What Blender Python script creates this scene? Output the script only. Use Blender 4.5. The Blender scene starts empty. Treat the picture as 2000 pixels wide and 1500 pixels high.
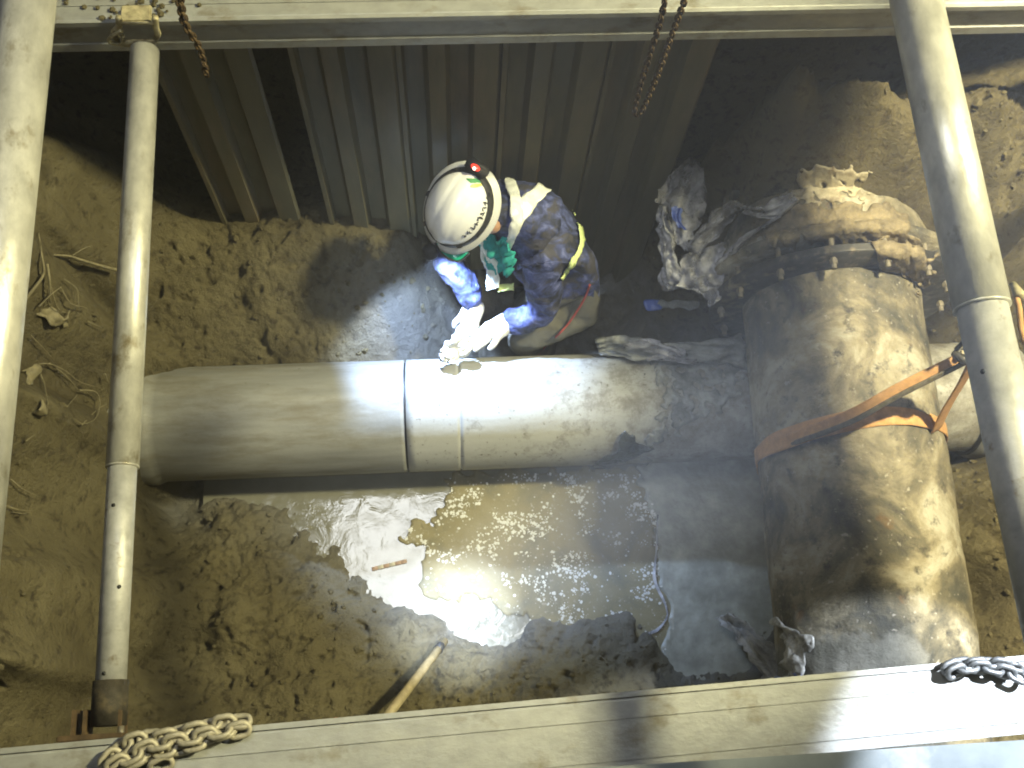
import bpy, bmesh, math, random
import numpy as np
from mathutils import Vector, Matrix
from mathutils.bvhtree import BVHTree
from mathutils.geometry import tessellate_polygon
random.seed(7); RNG = np.random.default_rng(11)
PI = math.pi
SC = bpy.context.scene
COL = SC.collection

# ------------------------------------------------------------------ camera
FPX, PITCH, ROLL, YAW = 2100.26, 0.342428, 0.131319, -0.183683
CAM = Vector((0, 0, 1.6))
def _basis():
    r = Vector((1, 0, 0)); w = Vector((0, math.sin(PITCH), -math.cos(PITCH))); u = r.cross(w)
    c, s = math.cos(ROLL), math.sin(ROLL)
    r, u = c*r + s*u, -s*r + c*u
    M = Matrix.Rotation(YAW, 3, 'Z')
    return M @ r, M @ u, M @ w
CR, CU, CW = _basis()
cam = bpy.data.cameras.new('camera'); cam_o = bpy.data.objects.new('camera', cam); COL.objects.link(cam_o)
cam.sensor_fit = 'HORIZONTAL'; cam.sensor_width = 36.0; cam.lens = FPX/2000*36.0
cam.clip_start = 0.05; cam.clip_end = 200
cam_o.matrix_world = Matrix(((CR.x, CU.x, -CW.x, CAM.x), (CR.y, CU.y, -CW.y, CAM.y), (CR.z, CU.z, -CW.z, CAM.z), (0, 0, 0, 1)))
SC.camera = cam_o

# ------------------------------------------------------------------ world: night sky
world = bpy.data.worlds.new('World'); SC.world = world; world.use_nodes = True
wn = world.node_tree.nodes; wl = world.node_tree.links
bg = wn['Background']; sky = wn.new('ShaderNodeTexSky'); sky.sky_type = 'NISHITA'; sky.sun_disc = False
sky.sun_elevation = math.radians(-4); sky.sun_rotation = math.radians(200)
wl.new(sky.outputs[0], bg.inputs[0]); bg.inputs[1].default_value = 0.05

SC.view_settings.view_transform = 'Standard'; SC.view_settings.look = 'None'
SC.view_settings.gamma = 1; SC.view_settings.exposure = 0.0
SC.render.engine = 'CYCLES'
SC.cycles.use_denoising = True
SC.cycles.filter_width = 1.9
SC.cycles.max_bounces = 6; SC.cycles.volume_bounces = 0
SC.cycles.caustics_reflective = False; SC.cycles.caustics_refractive = False
SC.cycles.sample_clamp_indirect = 4.0

# ------------------------------------------------------------------ site lamps (night work lamps)
def spot(name, loc, aim, power, color, half_deg, blend, radius):
    l = bpy.data.lights.new(name, 'SPOT'); o = bpy.data.objects.new(name, l); COL.objects.link(o)
    l.energy = power; l.color = color; l.spot_size = math.radians(2*half_deg); l.spot_blend = blend
    l.shadow_soft_size = radius
    loc = Vector(loc); o.location = loc
    o.rotation_euler = (Vector(aim)-loc).to_track_quat('-Z', 'Y').to_euler()
    return o
HAZE = 0.010
WARM = (1.0, 0.92, 0.52); COOL = (0.72, 0.82, 1.0)
spot('floodlight_over_left_bank', (3.6, 1.5, 3.0), (-0.95, 1.0, -1.8), 2450, WARM, 14.2, 0.22, 0.2)
spot('floodlight_over_right_bank', (1.885, 1.35, 2.9), (9.685, 1.35, -3.3), 2800, (1.0, 0.89, 0.55), 60.6, 0.04, 0.07)
spot('lamp_over_near_waler', (2.0, 0.6, 0.7), (1.13, -0.56, -1.52), 620, (0.80, 0.88, 1.0), 21.2, 0.12, 0.03)
spot('photographer_headlamp_spill', (0.06, 0.02, 1.72), (0.12, 1.25, -2.0), 170, (0.80, 0.87, 1.0), 17, 0.9, 0.02)
spot('photographer_headlamp', (0.06, 0.02, 1.72), (-0.01, 0.50, -2.45), 3600, (0.66, 0.78, 1.0), 3.9, 0.9, 0.02)

# ------------------------------------------------------------------ image ray helpers (every point gets its own real distance)
def ray(px, py):
    return (CW + CR*((px-1000)/FPX) - CU*((py-750)/FPX)).normalized()
def P(px, py, z):
    d = ray(px, py); return CAM + d*((z-CAM.z)/d.z)
def PY(px, py, Y):
    d = ray(px, py); return CAM + d*(Y/d.y)
def PX(px, py, X):
    d = ray(px, py); return CAM + d*(X/d.x)

# ------------------------------------------------------------------ numpy gradient noise
_perm = RNG.permutation(256); _perm = np.concatenate([_perm, _perm, _perm])
_ga = RNG.uniform(0, 2*PI, 256); _gx, _gy = np.cos(_ga), np.sin(_ga)
def gnoise(x, y):
    xi = np.floor(x).astype(int); yi = np.floor(y).astype(int); xf = x-xi; yf = y-yi
    def g(ix, iy, dx, dy):
        h = _perm[(_perm[ix & 255] + iy) & 255]
        return _gx[h]*dx + _gy[h]*dy
    u = xf*xf*xf*(xf*(xf*6-15)+10); v = yf*yf*yf*(yf*(yf*6-15)+10)
    a = g(xi, yi, xf, yf); b = g(xi+1, yi, xf-1, yf); c = g(xi, yi+1, xf, yf-1); d = g(xi+1, yi+1, xf-1, yf-1)
    return (a*(1-u)+b*u)*(1-v) + (c*(1-u)+d*u)*v
def fbm(x, y, oct=4, lac=2.1, gain=0.5):
    s = 0; a = 1.0
    for i in range(oct):
        s = s + a*gnoise(x+17.3*i, y-9.1*i); x = x*lac; y = y*lac; a *= gain
    return s

# ------------------------------------------------------------------ materials
def material(name):
    m = bpy.data.materials.new(name); m.use_nodes = True
    nt = m.node_tree; b = nt.nodes['Principled BSDF']
    return m, nt, b
def coord(nt, kind='Object', scale=(1, 1, 1)):
    t = nt.nodes.new('ShaderNodeTexCoord'); mp = nt.nodes.new('ShaderNodeMapping')
    mp.inputs['Scale'].default_value = scale
    nt.links.new(t.outputs[kind], mp.inputs['Vector']); return mp.outputs[0]
def noise(nt, vec, scale, detail=5, rough=0.6, dist=0.0):
    n = nt.nodes.new('ShaderNodeTexNoise'); n.inputs['Scale'].default_value = scale
    n.inputs['Detail'].default_value = detail; n.inputs['Roughness'].default_value = rough
    n.inputs['Distortion'].default_value = dist
    nt.links.new(vec, n.inputs['Vector']); return n.outputs['Fac']
def ramp(nt, fac, stops):
    r = nt.nodes.new('ShaderNodeValToRGB'); e = r.color_ramp.elements
    while len(e) < len(stops): e.new(0.5)
    for el, (p, c) in zip(e, stops):
        el.position = p
        el.color = (c, c, c, 1) if isinstance(c, (int, float)) else (*c, 1)
    nt.links.new(fac, r.inputs[0]); return r.outputs[0]
def mix(nt, fac, a, b, mode='MIX'):
    n = nt.nodes.new('ShaderNodeMix'); n.data_type = 'RGBA'; n.blend_type = mode
    for sock, v in ((n.inputs['Factor'], fac), (n.inputs['A'] if False else n.inputs[6], a), (n.inputs[7], b)):
        if isinstance(v, bpy.types.NodeSocket): nt.links.new(v, sock)
        elif isinstance(v, (int, float)): sock.default_value = v
        else: sock.default_value = (*v, 1)
    return n.outputs[2]
def bump(nt, b, height, strength, dist, normal=None):
    n = nt.nodes.new('ShaderNodeBump'); n.inputs['Strength'].default_value = strength; n.inputs['Distance'].default_value = dist
    nt.links.new(height, n.inputs['Height'])
    if normal is not None: nt.links.new(normal, n.inputs['Normal'])
    nt.links.new(n.outputs[0], b.inputs['Normal']); return n.outputs[0]
def simple(name, col, rough=0.6, metal=0.0, var=0.25, scale=25, bumpd=0.0, dirt=None, dirt_scale=9, dirt_lo=0.55, dirt_hi=0.7, spec=None, stretch=(1, 1, 1)):
    m, nt, b = material(name); v = coord(nt, 'Object', stretch)
    lo = tuple(c*(1-var) for c in col); hi = tuple(min(1, c*(1+var)) for c in col)
    c = ramp(nt, noise(nt, v, scale), [(0.3, lo), (0.7, hi)])
    if dirt:
        f = ramp(nt, noise(nt, v, dirt_scale, 7, 0.65), [(dirt_lo, 0.0), (dirt_hi, 1.0)])
        c = mix(nt, f, c, dirt)
    nt.links.new(c, b.inputs['Base Color'])
    b.inputs['Metallic'].default_value = metal
    rr = ramp(nt, noise(nt, v, scale*0.7), [(0.3, max(0, rough-0.12)), (0.7, min(1, rough+0.12))])
    nt.links.new(rr, b.inputs['Roughness'])
    if spec is not None: b.inputs['Specular IOR Level'].default_value = spec
    if bumpd: bump(nt, b, noise(nt, v, scale*2.5, 6), 0.7, bumpd)
    return m

def soil_material():
    m, nt, b = material('wet_soil'); v = coord(nt)
    n1 = noise(nt, v, 2.6, 6, 0.6, 0.4); n2 = noise(nt, v, 22, 8, 0.7); n3 = noise(nt, v, 110, 4, 0.7)
    c = ramp(nt, n1, [(0.3, (0.088, 0.072, 0.036)), (0.52, (0.134, 0.113, 0.058)), (0.72, (0.188, 0.163, 0.092))])
    c = mix(nt, ramp(nt, n2, [(0.34, 1.0), (0.48, 0.0)]), c, (0.055, 0.043, 0.021))
    c = mix(nt, ramp(nt, n3, [(0.62, 0.0), (0.74, 0.5)]), c, (0.27, 0.23, 0.13))
    g = nt.nodes.new('ShaderNodeNewGeometry'); s = nt.nodes.new('ShaderNodeSeparateXYZ')
    nt.links.new(g.outputs['Position'], s.inputs[0])
    # near the water the mud is a finer, greyer silt and wet
    mr = nt.nodes.new('ShaderNodeMapRange'); mr.inputs[1].default_value = -2.36; mr.inputs[2].default_value = -2.52
    nt.links.new(s.outputs['Z'], mr.inputs[0])
    mu = nt.nodes.new('ShaderNodeMath'); mu.operation = 'MULTIPLY'; nt.links.new(mr.outputs[0], mu.inputs[0])
    nt.links.new(ramp(nt, noise(nt, v, 6, 4), [(0.35, 0.35), (0.6, 1.0)]), mu.inputs[1])
    ca = nt.nodes.new('ShaderNodeAttribute'); ca.attribute_name = 'clay'
    mx = nt.nodes.new('ShaderNodeMath'); mx.operation = 'MAXIMUM'; nt.links.new(mu.outputs[0], mx.inputs[0]); nt.links.new(ca.outputs['Fac'], mx.inputs[1])
    c = mix(nt, mx.outputs[0], c, mix(nt, n2, (0.115, 0.108, 0.09), (0.25, 0.24, 0.205)))
    nt.links.new(c, b.inputs['Base Color'])
    nt.links.new(ramp(nt, n1, [(0.35, 0.55), (0.6, 0.9)]), b.inputs['Roughness'])
    b.inputs['Specular IOR Level'].default_value = 0.35
    h = nt.nodes.new('ShaderNodeMath'); h.operation = 'MULTIPLY_ADD'
    nt.links.new(n3, h.inputs[0]); h.inputs[1].default_value = 0.35; nt.links.new(n2, h.inputs[2])
    bump(nt, b, h.outputs[0], 1.0, 0.026)
    return m
M_SOIL = soil_material()

def pipe_grey_material(name, dirty):
    m, nt, b = material(name); v = coord(nt)
    vs = coord(nt, 'Object', (0.35, 3, 3))
    base = ramp(nt, noise(nt, vs, 6, 6, 0.6), [(0.3, (0.20, 0.20, 0.18)), (0.7, (0.32, 0.32, 0.29))])
    streak = ramp(nt, noise(nt, coord(nt, 'Object', (0.8, 3, 3)), 4.5, 9, 0.72), [(0.48, 0.0), (0.66, 0.7)])
    c = mix(nt, streak, base, (0.17, 0.15, 0.10))
    if dirty:
        sp = nt.nodes.new('ShaderNodeSeparateXYZ'); nt.links.new(v, sp.inputs[0])
        mr = nt.nodes.new('ShaderNodeMapRange'); mr.inputs[1].default_value = 0.0; mr.inputs[2].default_value = 0.95; mr.inputs[3].default_value = -0.12; mr.inputs[4].default_value = 0.07
        nt.links.new(sp.outputs['X'], mr.inputs[0])
        ad = nt.nodes.new('ShaderNodeMath'); ad.operation = 'ADD'; nt.links.new(noise(nt, v, 11, 10, 0.78), ad.inputs[0]); nt.links.new(mr.outputs[0], ad.inputs[1])
        f1 = ramp(nt, ad.outputs[0], [(0.46, 0.0), (0.56, 0.5), (0.68, 0.9)])
        c = mix(nt, f1, mix(nt, 0.4, c, (0.55, 0.55, 0.5)), (0.14, 0.125, 0.095))
        f2 = ramp(nt, noise(nt, v, 55, 4, 0.6), [(0.63, 0.0), (0.7, 0.8)])
        c = mix(nt, f2, c, (0.10, 0.085, 0.06))
    else:
        f2 = ramp(nt, noise(nt, v, 40, 3, 0.6), [(0.68, 0.0), (0.76, 0.7)])
        c = mix(nt, f2, c, (0.12, 0.11, 0.08))
    nt.links.new(c, b.inputs['Base Color'])
    b.inputs['Roughness'].default_value = 0.6 if not dirty else 0.65
    b.inputs['Metallic'].default_value = 0.1
    bump(nt, b, noise(nt, v, 60, 6), 0.25, 0.003)
    return m
M_PIPE = pipe_grey_material('grey_coated_iron', False)
M_PIPE_DIRTY = pipe_grey_material('muddy_grey_coated_iron', True)
def big_pipe_material():
    m, nt, b = material('muddy_old_iron'); v = coord(nt)
    c = ramp(nt, noise(nt, v, 5, 6, 0.65, 0.5), [(0.34, (0.06, 0.06, 0.05)), (0.45, (0.14, 0.125, 0.085)), (0.54, (0.26, 0.23, 0.155)), (0.66, (0.42, 0.40, 0.32))])
    c = mix(nt, ramp(nt, noise(nt, v, 17, 8, 0.7), [(0.32, 1.0), (0.46, 0.0)]), c, (0.05, 0.047, 0.04))
    c = mix(nt, ramp(nt, noise(nt, v, 7.5, 5, 0.6), [(0.66, 0.0), (0.74, 0.55)]), c, (0.2, 0.105, 0.04))
    c = mix(nt, ramp(nt, noise(nt, v, 48, 4, 0.6), [(0.63, 0.0), (0.7, 0.6)]), c, (0.45, 0.42, 0.35))
    nt.links.new(c, b.inputs['Base Color'])
    at = nt.nodes.new('ShaderNodeAttribute'); at.attribute_name = 'silt'
    f = nt.nodes.new('ShaderNodeMath'); f.operation = 'MULTIPLY_ADD'; nt.links.new(noise(nt, v, 11, 7, 0.65), f.inputs[0]); f.inputs[1].default_value = 1.4; f.inputs[2].default_value = -0.9
    f2 = nt.nodes.new('ShaderNodeMath'); f2.operation = 'ADD'; nt.links.new(at.outputs['Fac'], f2.inputs[0]); nt.links.new(f.outputs[0], f2.inputs[1])
    silt = ramp(nt, noise(nt, v, 9, 6), [(0.35, (0.11, 0.11, 0.09)), (0.65, (0.24, 0.235, 0.2))])
    c = mix(nt, ramp(nt, f2.outputs[0], [(0.25, 0.0), (0.5, 0.9)]), c, silt)
    nt.links.new(c, b.inputs['Base Color'])
    nt.links.new(ramp(nt, noise(nt, v, 8, 4), [(0.35, 0.5), (0.65, 0.85)]), b.inputs['Roughness'])
    bump(nt, b, noise(nt, v, 34, 8, 0.7), 1.0, 0.014)
    return m
M_BIG = big_pipe_material()
M_MUD = simple('caked_mud', (0.20, 0.165, 0.10), 0.8, 0, 0.45, 30, 0.012, dirt=(0.08, 0.065, 0.04), dirt_scale=14)
M_SILT = simple('grey_silt', (0.21, 0.20, 0.165), 0.5, 0, 0.4, 18, 0.006, dirt=(0.09, 0.085, 0.07), dirt_scale=9)
M_SILTW = simple('greenish_silt', (0.33, 0.335, 0.28), 0.38, 0, 0.3, 12, 0.006, dirt=(0.19, 0.195, 0.155), dirt_scale=7, dirt_lo=0.42, dirt_hi=0.7)
M_PALE = simple('pale_dried_slurry', (0.36, 0.32, 0.22), 0.7, 0, 0.3, 35, 0.006, dirt=(0.2, 0.16, 0.1), dirt_scale=16)
M_ALU = simple('scuffed_aluminium', (0.50, 0.49, 0.44), 0.42, 0.55, 0.16, 9, 0.0008, dirt=(0.25, 0.22, 0.15), dirt_scale=7, dirt_lo=0.52, dirt_hi=0.72, stretch=(0.35, 2, 2))
M_WALER = simple('dusty_aluminium_waler', (0.34, 0.345, 0.33), 0.5, 0.3, 0.12, 30, 0.0012, dirt=(0.21, 0.19, 0.14), dirt_scale=11, dirt_lo=0.55, dirt_hi=0.72, stretch=(0.8, 1.2, 1.2))
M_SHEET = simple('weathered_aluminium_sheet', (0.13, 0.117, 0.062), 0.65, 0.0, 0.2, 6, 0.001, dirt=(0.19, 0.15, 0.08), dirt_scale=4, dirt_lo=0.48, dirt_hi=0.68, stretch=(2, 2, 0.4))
M_TUBE = simple('galvanised_tube', (0.53, 0.52, 0.46), 0.40, 0.4, 0.24, 26, 0.0012, dirt=(0.22, 0.18, 0.10), dirt_scale=16, dirt_lo=0.58, dirt_hi=0.72, stretch=(1, 0.6, 1))
M_TUBE_PAINT = simple('matt_grey_tube', (0.40, 0.40, 0.385), 0.5, 0.3, 0.2, 30, 0.001, dirt=(0.2, 0.16, 0.1), dirt_scale=22, dirt_lo=0.6, dirt_hi=0.72)
M_FOOT = simple('blackened_rusty_steel', (0.045, 0.038, 0.026), 0.75, 0.3, 0.5, 40, 0.002, dirt=(0.11, 0.085, 0.045), dirt_scale=20)
M_PLATE = simple('blue_grey_paint', (0.22, 0.25, 0.26), 0.45, 0.1, 0.2, 6, 0.001, dirt=(0.4, 0.4, 0.38), dirt_scale=4, dirt_lo=0.55)
M_RUST = simple('rusty_steel', (0.085, 0.055, 0.026), 0.75, 0.3, 0.5, 40, 0.002)
M_BRACKET = simple('dirty_yellowish_steel', (0.42, 0.37, 0.22), 0.6, 0.3, 0.35, 50, 0.002, dirt=(0.14, 0.10, 0.05), dirt_scale=30)
M_CHAIN = simple('zinc_plated_chain', (0.36, 0.33, 0.25), 0.6, 0.3, 0.25, 60)
M_CHAIN_D = simple('dull_steel_chain', (0.30, 0.31, 0.31), 0.45, 0.6, 0.25, 60)
M_BLACK = simple('black_rubber', (0.018, 0.018, 0.017), 0.5, 0, 0.3, 40)
M_IRON = simple('black_iron_gland', (0.045, 0.043, 0.038), 0.5, 0.4, 0.4, 30, 0.002, dirt=(0.17, 0.14, 0.09), dirt_scale=15, dirt_lo=0.55, dirt_hi=0.68)
M_BOLT = simple('zinc_bolt', (0.17, 0.15, 0.11), 0.55, 0.3, 0.3, 50)
M_ORANGE = simple('orange_webbing', (0.46, 0.255, 0.095), 0.8, 0, 0.18, 60, 0.002, dirt=(0.25, 0.13, 0.05), dirt_scale=14, dirt_lo=0.55, dirt_hi=0.75)
M_WEB_EDGE = simple('shaded_webbing', (0.10, 0.085, 0.05), 0.85, 0, 0.4, 60, 0.002)  # dark tone standing in for shade on the sling
M_WOOD = simple('pale_wooden_shaft', (0.34, 0.28, 0.16), 0.6, 0, 0.25, 30, 0.001)
M_ROOT = simple('dry_root', (0.19, 0.165, 0.095), 0.8, 0, 0.3, 60)
M_TAPE = simple('red_tape', (0.36, 0.25, 0.20), 0.6, 0, 0.15, 60)
M_TAPE_W = simple('white_tape', (0.45, 0.42, 0.36), 0.6, 0, 0.1, 60)
M_BLUE = simple('blue_film', (0.10, 0.15, 0.42), 0.35, 0, 0.3, 30)
M_WHITE = simple('white_helmet_shell', (0.80, 0.80, 0.76), 0.28, 0, 0.03, 8)
M_HELM_RIM = simple('helmet_rim', (0.62, 0.62, 0.58), 0.4, 0, 0.05, 20)
M_GLOVE = simple('white_work_glove', (0.8, 0.8, 0.76), 0.9, 0, 0.08, 90, 0.003)
M_VEST = simple('lime_reflective_band', (0.62, 0.72, 0.30), 0.5, 0, 0.1, 50)
M_VEST_W = simple('silver_reflective_band', (0.78, 0.8, 0.72), 0.35, 0.1, 0.08, 50)
M_KHAKI = simple('khaki_trousers', (0.125, 0.12, 0.098), 0.9, 0, 0.2, 18, 0.004)
M_SKIN = simple('skin', (0.42, 0.24, 0.15), 0.55, 0, 0.1, 40)
M_HAIR = simple('dark_brown_hair', (0.12, 0.06, 0.025), 0.6, 0, 0.5, 120, 0.004)
M_TEAL = simple('teal_cloth', (0.02, 0.30, 0.27), 0.8, 0, 0.25, 40, 0.003)
M_RED = simple('red_cord', (0.30, 0.05, 0.045), 0.6, 0, 0.2, 60)
M_GREEN = simple('green_print', (0.06, 0.26, 0.10), 0.5, 0, 0.05, 20)
M_YELLOW = simple('yellow_print', (0.62, 0.62, 0.16), 0.5, 0, 0.05, 20)
M_INK = simple('black_print', (0.02, 0.02, 0.02), 0.5, 0, 0.05, 20)
M_STONE = simple('stone', (0.4, 0.35, 0.24), 0.8, 0, 0.25, 40, 0.003)
M_STONE_R = simple('reddish_stone', (0.36, 0.17, 0.09), 0.8, 0, 0.25, 40, 0.003)
M_ASPHALT = simple('asphalt', (0.05, 0.05, 0.05), 0.9, 0, 0.3, 80, 0.004)
M_STRAP = simple('black_elastic_strap', (0.022, 0.022, 0.022), 0.7, 0, 0.4, 80, 0.001)
def lens_mat(name, col, rough, emit=None, strength=0.0, trans=0.0):
    m, nt, b = material(name); b.inputs['Base Color'].default_value = (*col, 1); b.inputs['Roughness'].default_value = rough
    if trans: b.inputs['Transmission Weight'].default_value = trans
    if emit: b.inputs['Emission Color'].default_value = (*emit, 1); b.inputs['Emission Strength'].default_value = strength
    return m
M_RLED = lens_mat('red_led', (0.5, 0.02, 0.02), 0.2, (1, 0.04, 0.02), 3.0)
M_RLED_HOT = lens_mat('red_led_core', (0.9, 0.5, 0.4), 0.2, (1, 0.55, 0.45), 7.0)
M_HLED = lens_mat('headlamp_lens', (0.9, 0.9, 1.0), 0.1, (0.75, 0.85, 1.0), 25.0)
M_GOGGLE = lens_mat('green_goggle_lens', (0.01, 0.33, 0.22), 0.08)
M_BALLOON = lens_mat('balloon_lamp_envelope', (0.9, 0.9, 0.9), 0.6, (0.94, 0.975, 1.0), 6.5)
def camo_material():
    m, nt, b = material('navy_camouflage_cloth'); v = coord(nt)
    c = ramp(nt, noise(nt, v, 15, 5, 0.6, 1.2), [(0.38, (0.010, 0.012, 0.024)), (0.48, (0.028, 0.036, 0.10)), (0.58, (0.06, 0.075, 0.20)), (0.72, (0.18, 0.20, 0.38))])
    c = mix(nt, ramp(nt, noise(nt, v, 10, 5, 0.6, 1.0), [(0.52, 0.0), (0.6, 0.85)]), c, (0.05, 0.046, 0.048))
    nt.links.new(c, b.inputs['Base Color']); b.inputs['Roughness'].default_value = 0.75
    bump(nt, b, noise(nt, v, 22, 4, 0.5, 1.5), 0.6, 0.012)
    return m
M_CAMO = camo_material()
def plastic_material(name, col, alpha_lo, rough=0.3):
    m, nt, b = material(name); v = coord(nt)
    c = ramp(nt, noise(nt, v, 12, 7, 0.65), [(0.4, col), (0.62, tuple(x*0.45 for x in col))])
    nt.links.new(c, b.inputs['Base Color']); b.inputs['Roughness'].default_value = rough
    nt.links.new(ramp(nt, noise(nt, v, 9, 5), [(0.35, alpha_lo), (0.65, 1.0)]), b.inputs['Alpha'])
    bump(nt, b, noise(nt, v, 26, 4, 0.5, 1.0), 0.7, 0.02)
    return m
M_PLASTIC = plastic_material('cloudy_polyethylene', (0.56, 0.56, 0.58), 0.2, 0.2)
M_PLASTIC_B = plastic_material('black_plastic_scrap', (0.05, 0.056, 0.05), 0.95)
M_PLASTIC_P = plastic_material('pale_polyethylene', (0.5, 0.5, 0.47), 0.85)
M_PLASTIC_D = plastic_material('dirty_polyethylene', (0.36, 0.37, 0.34), 0.7, 0.4)
def water_material():
    m, nt, b = material('murky_water'); v = coord(nt)
    c = ramp(nt, noise(nt, v, 3.5, 4), [(0.35, (0.15, 0.145, 0.11)), (0.65, (0.21, 0.205, 0.16))])
    nt.links.new(c, b.inputs['Base Color']); nt.links.new(ramp(nt, noise(nt, v, 16, 6, 0.65), [(0.38, 0.03), (0.62, 0.2)]), b.inputs['Roughness'])
    b.inputs['IOR'].default_value = 2.05
    bump(nt, b, noise(nt, v, 13, 4, 0.55, 0.6), 0.4, 0.0055)
    return m
M_WATER = water_material()
def scum_material():
    m, nt, b = material('brown_floating_scum'); v = coord(nt)
    c = ramp(nt, noise(nt, v, 4.0, 6, 0.6, 0.6), [(0.32, (0.15, 0.14, 0.095)), (0.5, (0.23, 0.20, 0.11)), (0.7, (0.28, 0.25, 0.16))])
    c = mix(nt, ramp(nt, noise(nt, v, 70, 3, 0.6), [(0.6, 0.0), (0.7, 0.5)]), c, (0.42, 0.41, 0.36))
    nt.links.new(c, b.inputs['Base Color']); b.inputs['Roughness'].default_value = 0.55
    b.inputs['Specular IOR Level'].default_value = 0.2
    bump(nt, b, noise(nt, v, 60, 4), 0.3, 0.003)
    return m
M_SCUM = scum_material()
M_FOAM = simple('white_foam', (0.6, 0.6, 0.56), 0.7, 0, 0.1, 60)

# ------------------------------------------------------------------ object helpers
def link_mesh(name, me, mat, parent=None, smooth=True):
    o = bpy.data.objects.new(name, me); COL.objects.link(o)
    if mat is not None and not me.materials:
        for mm in (mat if isinstance(mat, (list, tuple)) else [mat]): me.materials.append(mm)
    if parent is not None: o.parent = parent
    if smooth and len(me.polygons): me.polygons.foreach_set('use_smooth', [True]*len(me.polygons))
    return o
def obj(name, bm, mat, parent=None, smooth=True):
    me = bpy.data.meshes.new(name); bmesh.ops.recalc_face_normals(bm, faces=bm.faces[:]) if bm.faces else None
    bm.to_mesh(me); bm.free(); return link_mesh(name, me, mat, parent, smooth)
def tag(o, label, cat, group=None, kind=None):
    if label: o['label'] = label
    if cat: o['category'] = cat
    if group: o['group'] = group
    if kind: o['kind'] = kind
    return o
def thing(name, label, cat, loc=(0, 0, 0), group=None):
    o = bpy.data.objects.new(name, None); COL.objects.link(o); o.location = loc; o.empty_display_size = 0.1
    PENDING.append(o)
    return tag(o, label, cat, group)
PENDING = []
def frame_for(d):
    d = Vector(d).normalized(); a = Vector((0, 0, 1)) if abs(d.z) < 0.9 else Vector((1, 0, 0))
    x = a.cross(d).normalized(); return x, d.cross(x).normalized()
def add_tube(bm, pts, rad, seg=12, cap=True):
    pts = [Vector(p) for p in pts]; n = len(pts); rings = []
    rad = rad if isinstance(rad, (list, tuple)) else [rad]*n
    x = None
    for i, p in enumerate(pts):
        d = (pts[min(i+1, n-1)] - pts[max(i-1, 0)]).normalized()
        if x is None: x, y = frame_for(d)
        else:
            x = (x - d*x.dot(d)); x = x.normalized() if x.length > 1e-6 else frame_for(d)[0]
            y = d.cross(x)
        rings.append([bm.verts.new(p + (x*math.cos(2*PI*k/seg) + y*math.sin(2*PI*k/seg))*rad[i]) for k in range(seg)])
    for a, b in zip(rings, rings[1:]):
        for k in range(seg): bm.faces.new((a[k], a[(k+1) % seg], b[(k+1) % seg], b[k]))
    if cap:
        bm.faces.new(rings[0][::-1]); bm.faces.new(rings[-1])
    return rings
def tube_bm(pts, rad, seg=12, cap=True):
    bm = bmesh.new(); add_tube(bm, pts, rad, seg, cap); return bm
def add_box(bm, c, size, axes=None, bev=0.0):
    c = Vector(c); ax = axes or (Vector((1, 0, 0)), Vector((0, 1, 0)), Vector((0, 0, 1)))
    v = []
    for sx in (-1, 1):
        for sy in (-1, 1):
            for sz in (-1, 1):
                v.append(bm.verts.new(c + ax[0]*sx*size[0]/2 + ax[1]*sy*size[1]/2 + ax[2]*sz*size[2]/2))
    fs = [bm.faces.new([v[i] for i in q]) for q in ((0, 1, 3, 2), (4, 6, 7, 5), (0, 4, 5, 1), (2, 3, 7, 6), (0, 2, 6, 4), (1, 5, 7, 3))]
    if bev:
        es = list({e for f in fs for e in f.edges}); bmesh.ops.bevel(bm, geom=es, offset=bev, segments=2, affect='EDGES')
def box_bm(c, size, axes=None, bev=0.0):
    bm = bmesh.new(); add_box(bm, c, size, axes, bev); return bm
def add_extrude(bm, prof, p0, p1, u, v):
    """closed profile [(a,b)...] in axes u,v extruded from p0 to p1"""
    r0 = [bm.verts.new(Vector(p0)+u*a+v*b) for a, b in prof]; r1 = [bm.verts.new(Vector(p1)+u*a+v*b) for a, b in prof]
    n = len(prof)
    for k in range(n): bm.faces.new((r0[k], r0[(k+1) % n], r1[(k+1) % n], r1[k]))
    bm.faces.new(r0[::-1]); bm.faces.new(r1)
def smooth_path(pts, n=8):
    pts = [Vector(p) for p in pts]; out = []
    for i in range(len(pts)-1):
        p0 = pts[max(i-1, 0)]; p1 = pts[i]; p2 = pts[i+1]; p3 = pts[min(i+2, len(pts)-1)]
        for k in range(n):
            t = k/n
            out.append(0.5*((2*p1)+(p2-p0)*t+(2*p0-5*p1+4*p2-p3)*t*t+(3*p1-p0-3*p2+p3)*t**3))
    out.append(pts[-1]); return out
def in_poly(x, y, poly):
    c = False; j = len(poly)-1
    for i in range(len(poly)):
        xi, yi = poly[i]; xj, yj = poly[j]
        if (yi > y) != (yj > y) and x < (xj-xi)*(y-yi)/(yj-yi)+xi: c = not c
        j = i
    return c
def bvh_of(o):
    me = o.data; mw = o.matrix_world
    return BVHTree.FromPolygons([o.matrix_basis @ v.co for v in me.vertices], [tuple(p.vertices) for p in me.polygons])
def hit(bvh, px, py):
    h = bvh.ray_cast(CAM, ray(px, py)); return (h[0], h[1]) if h[0] is not None else (None, None)
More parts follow.
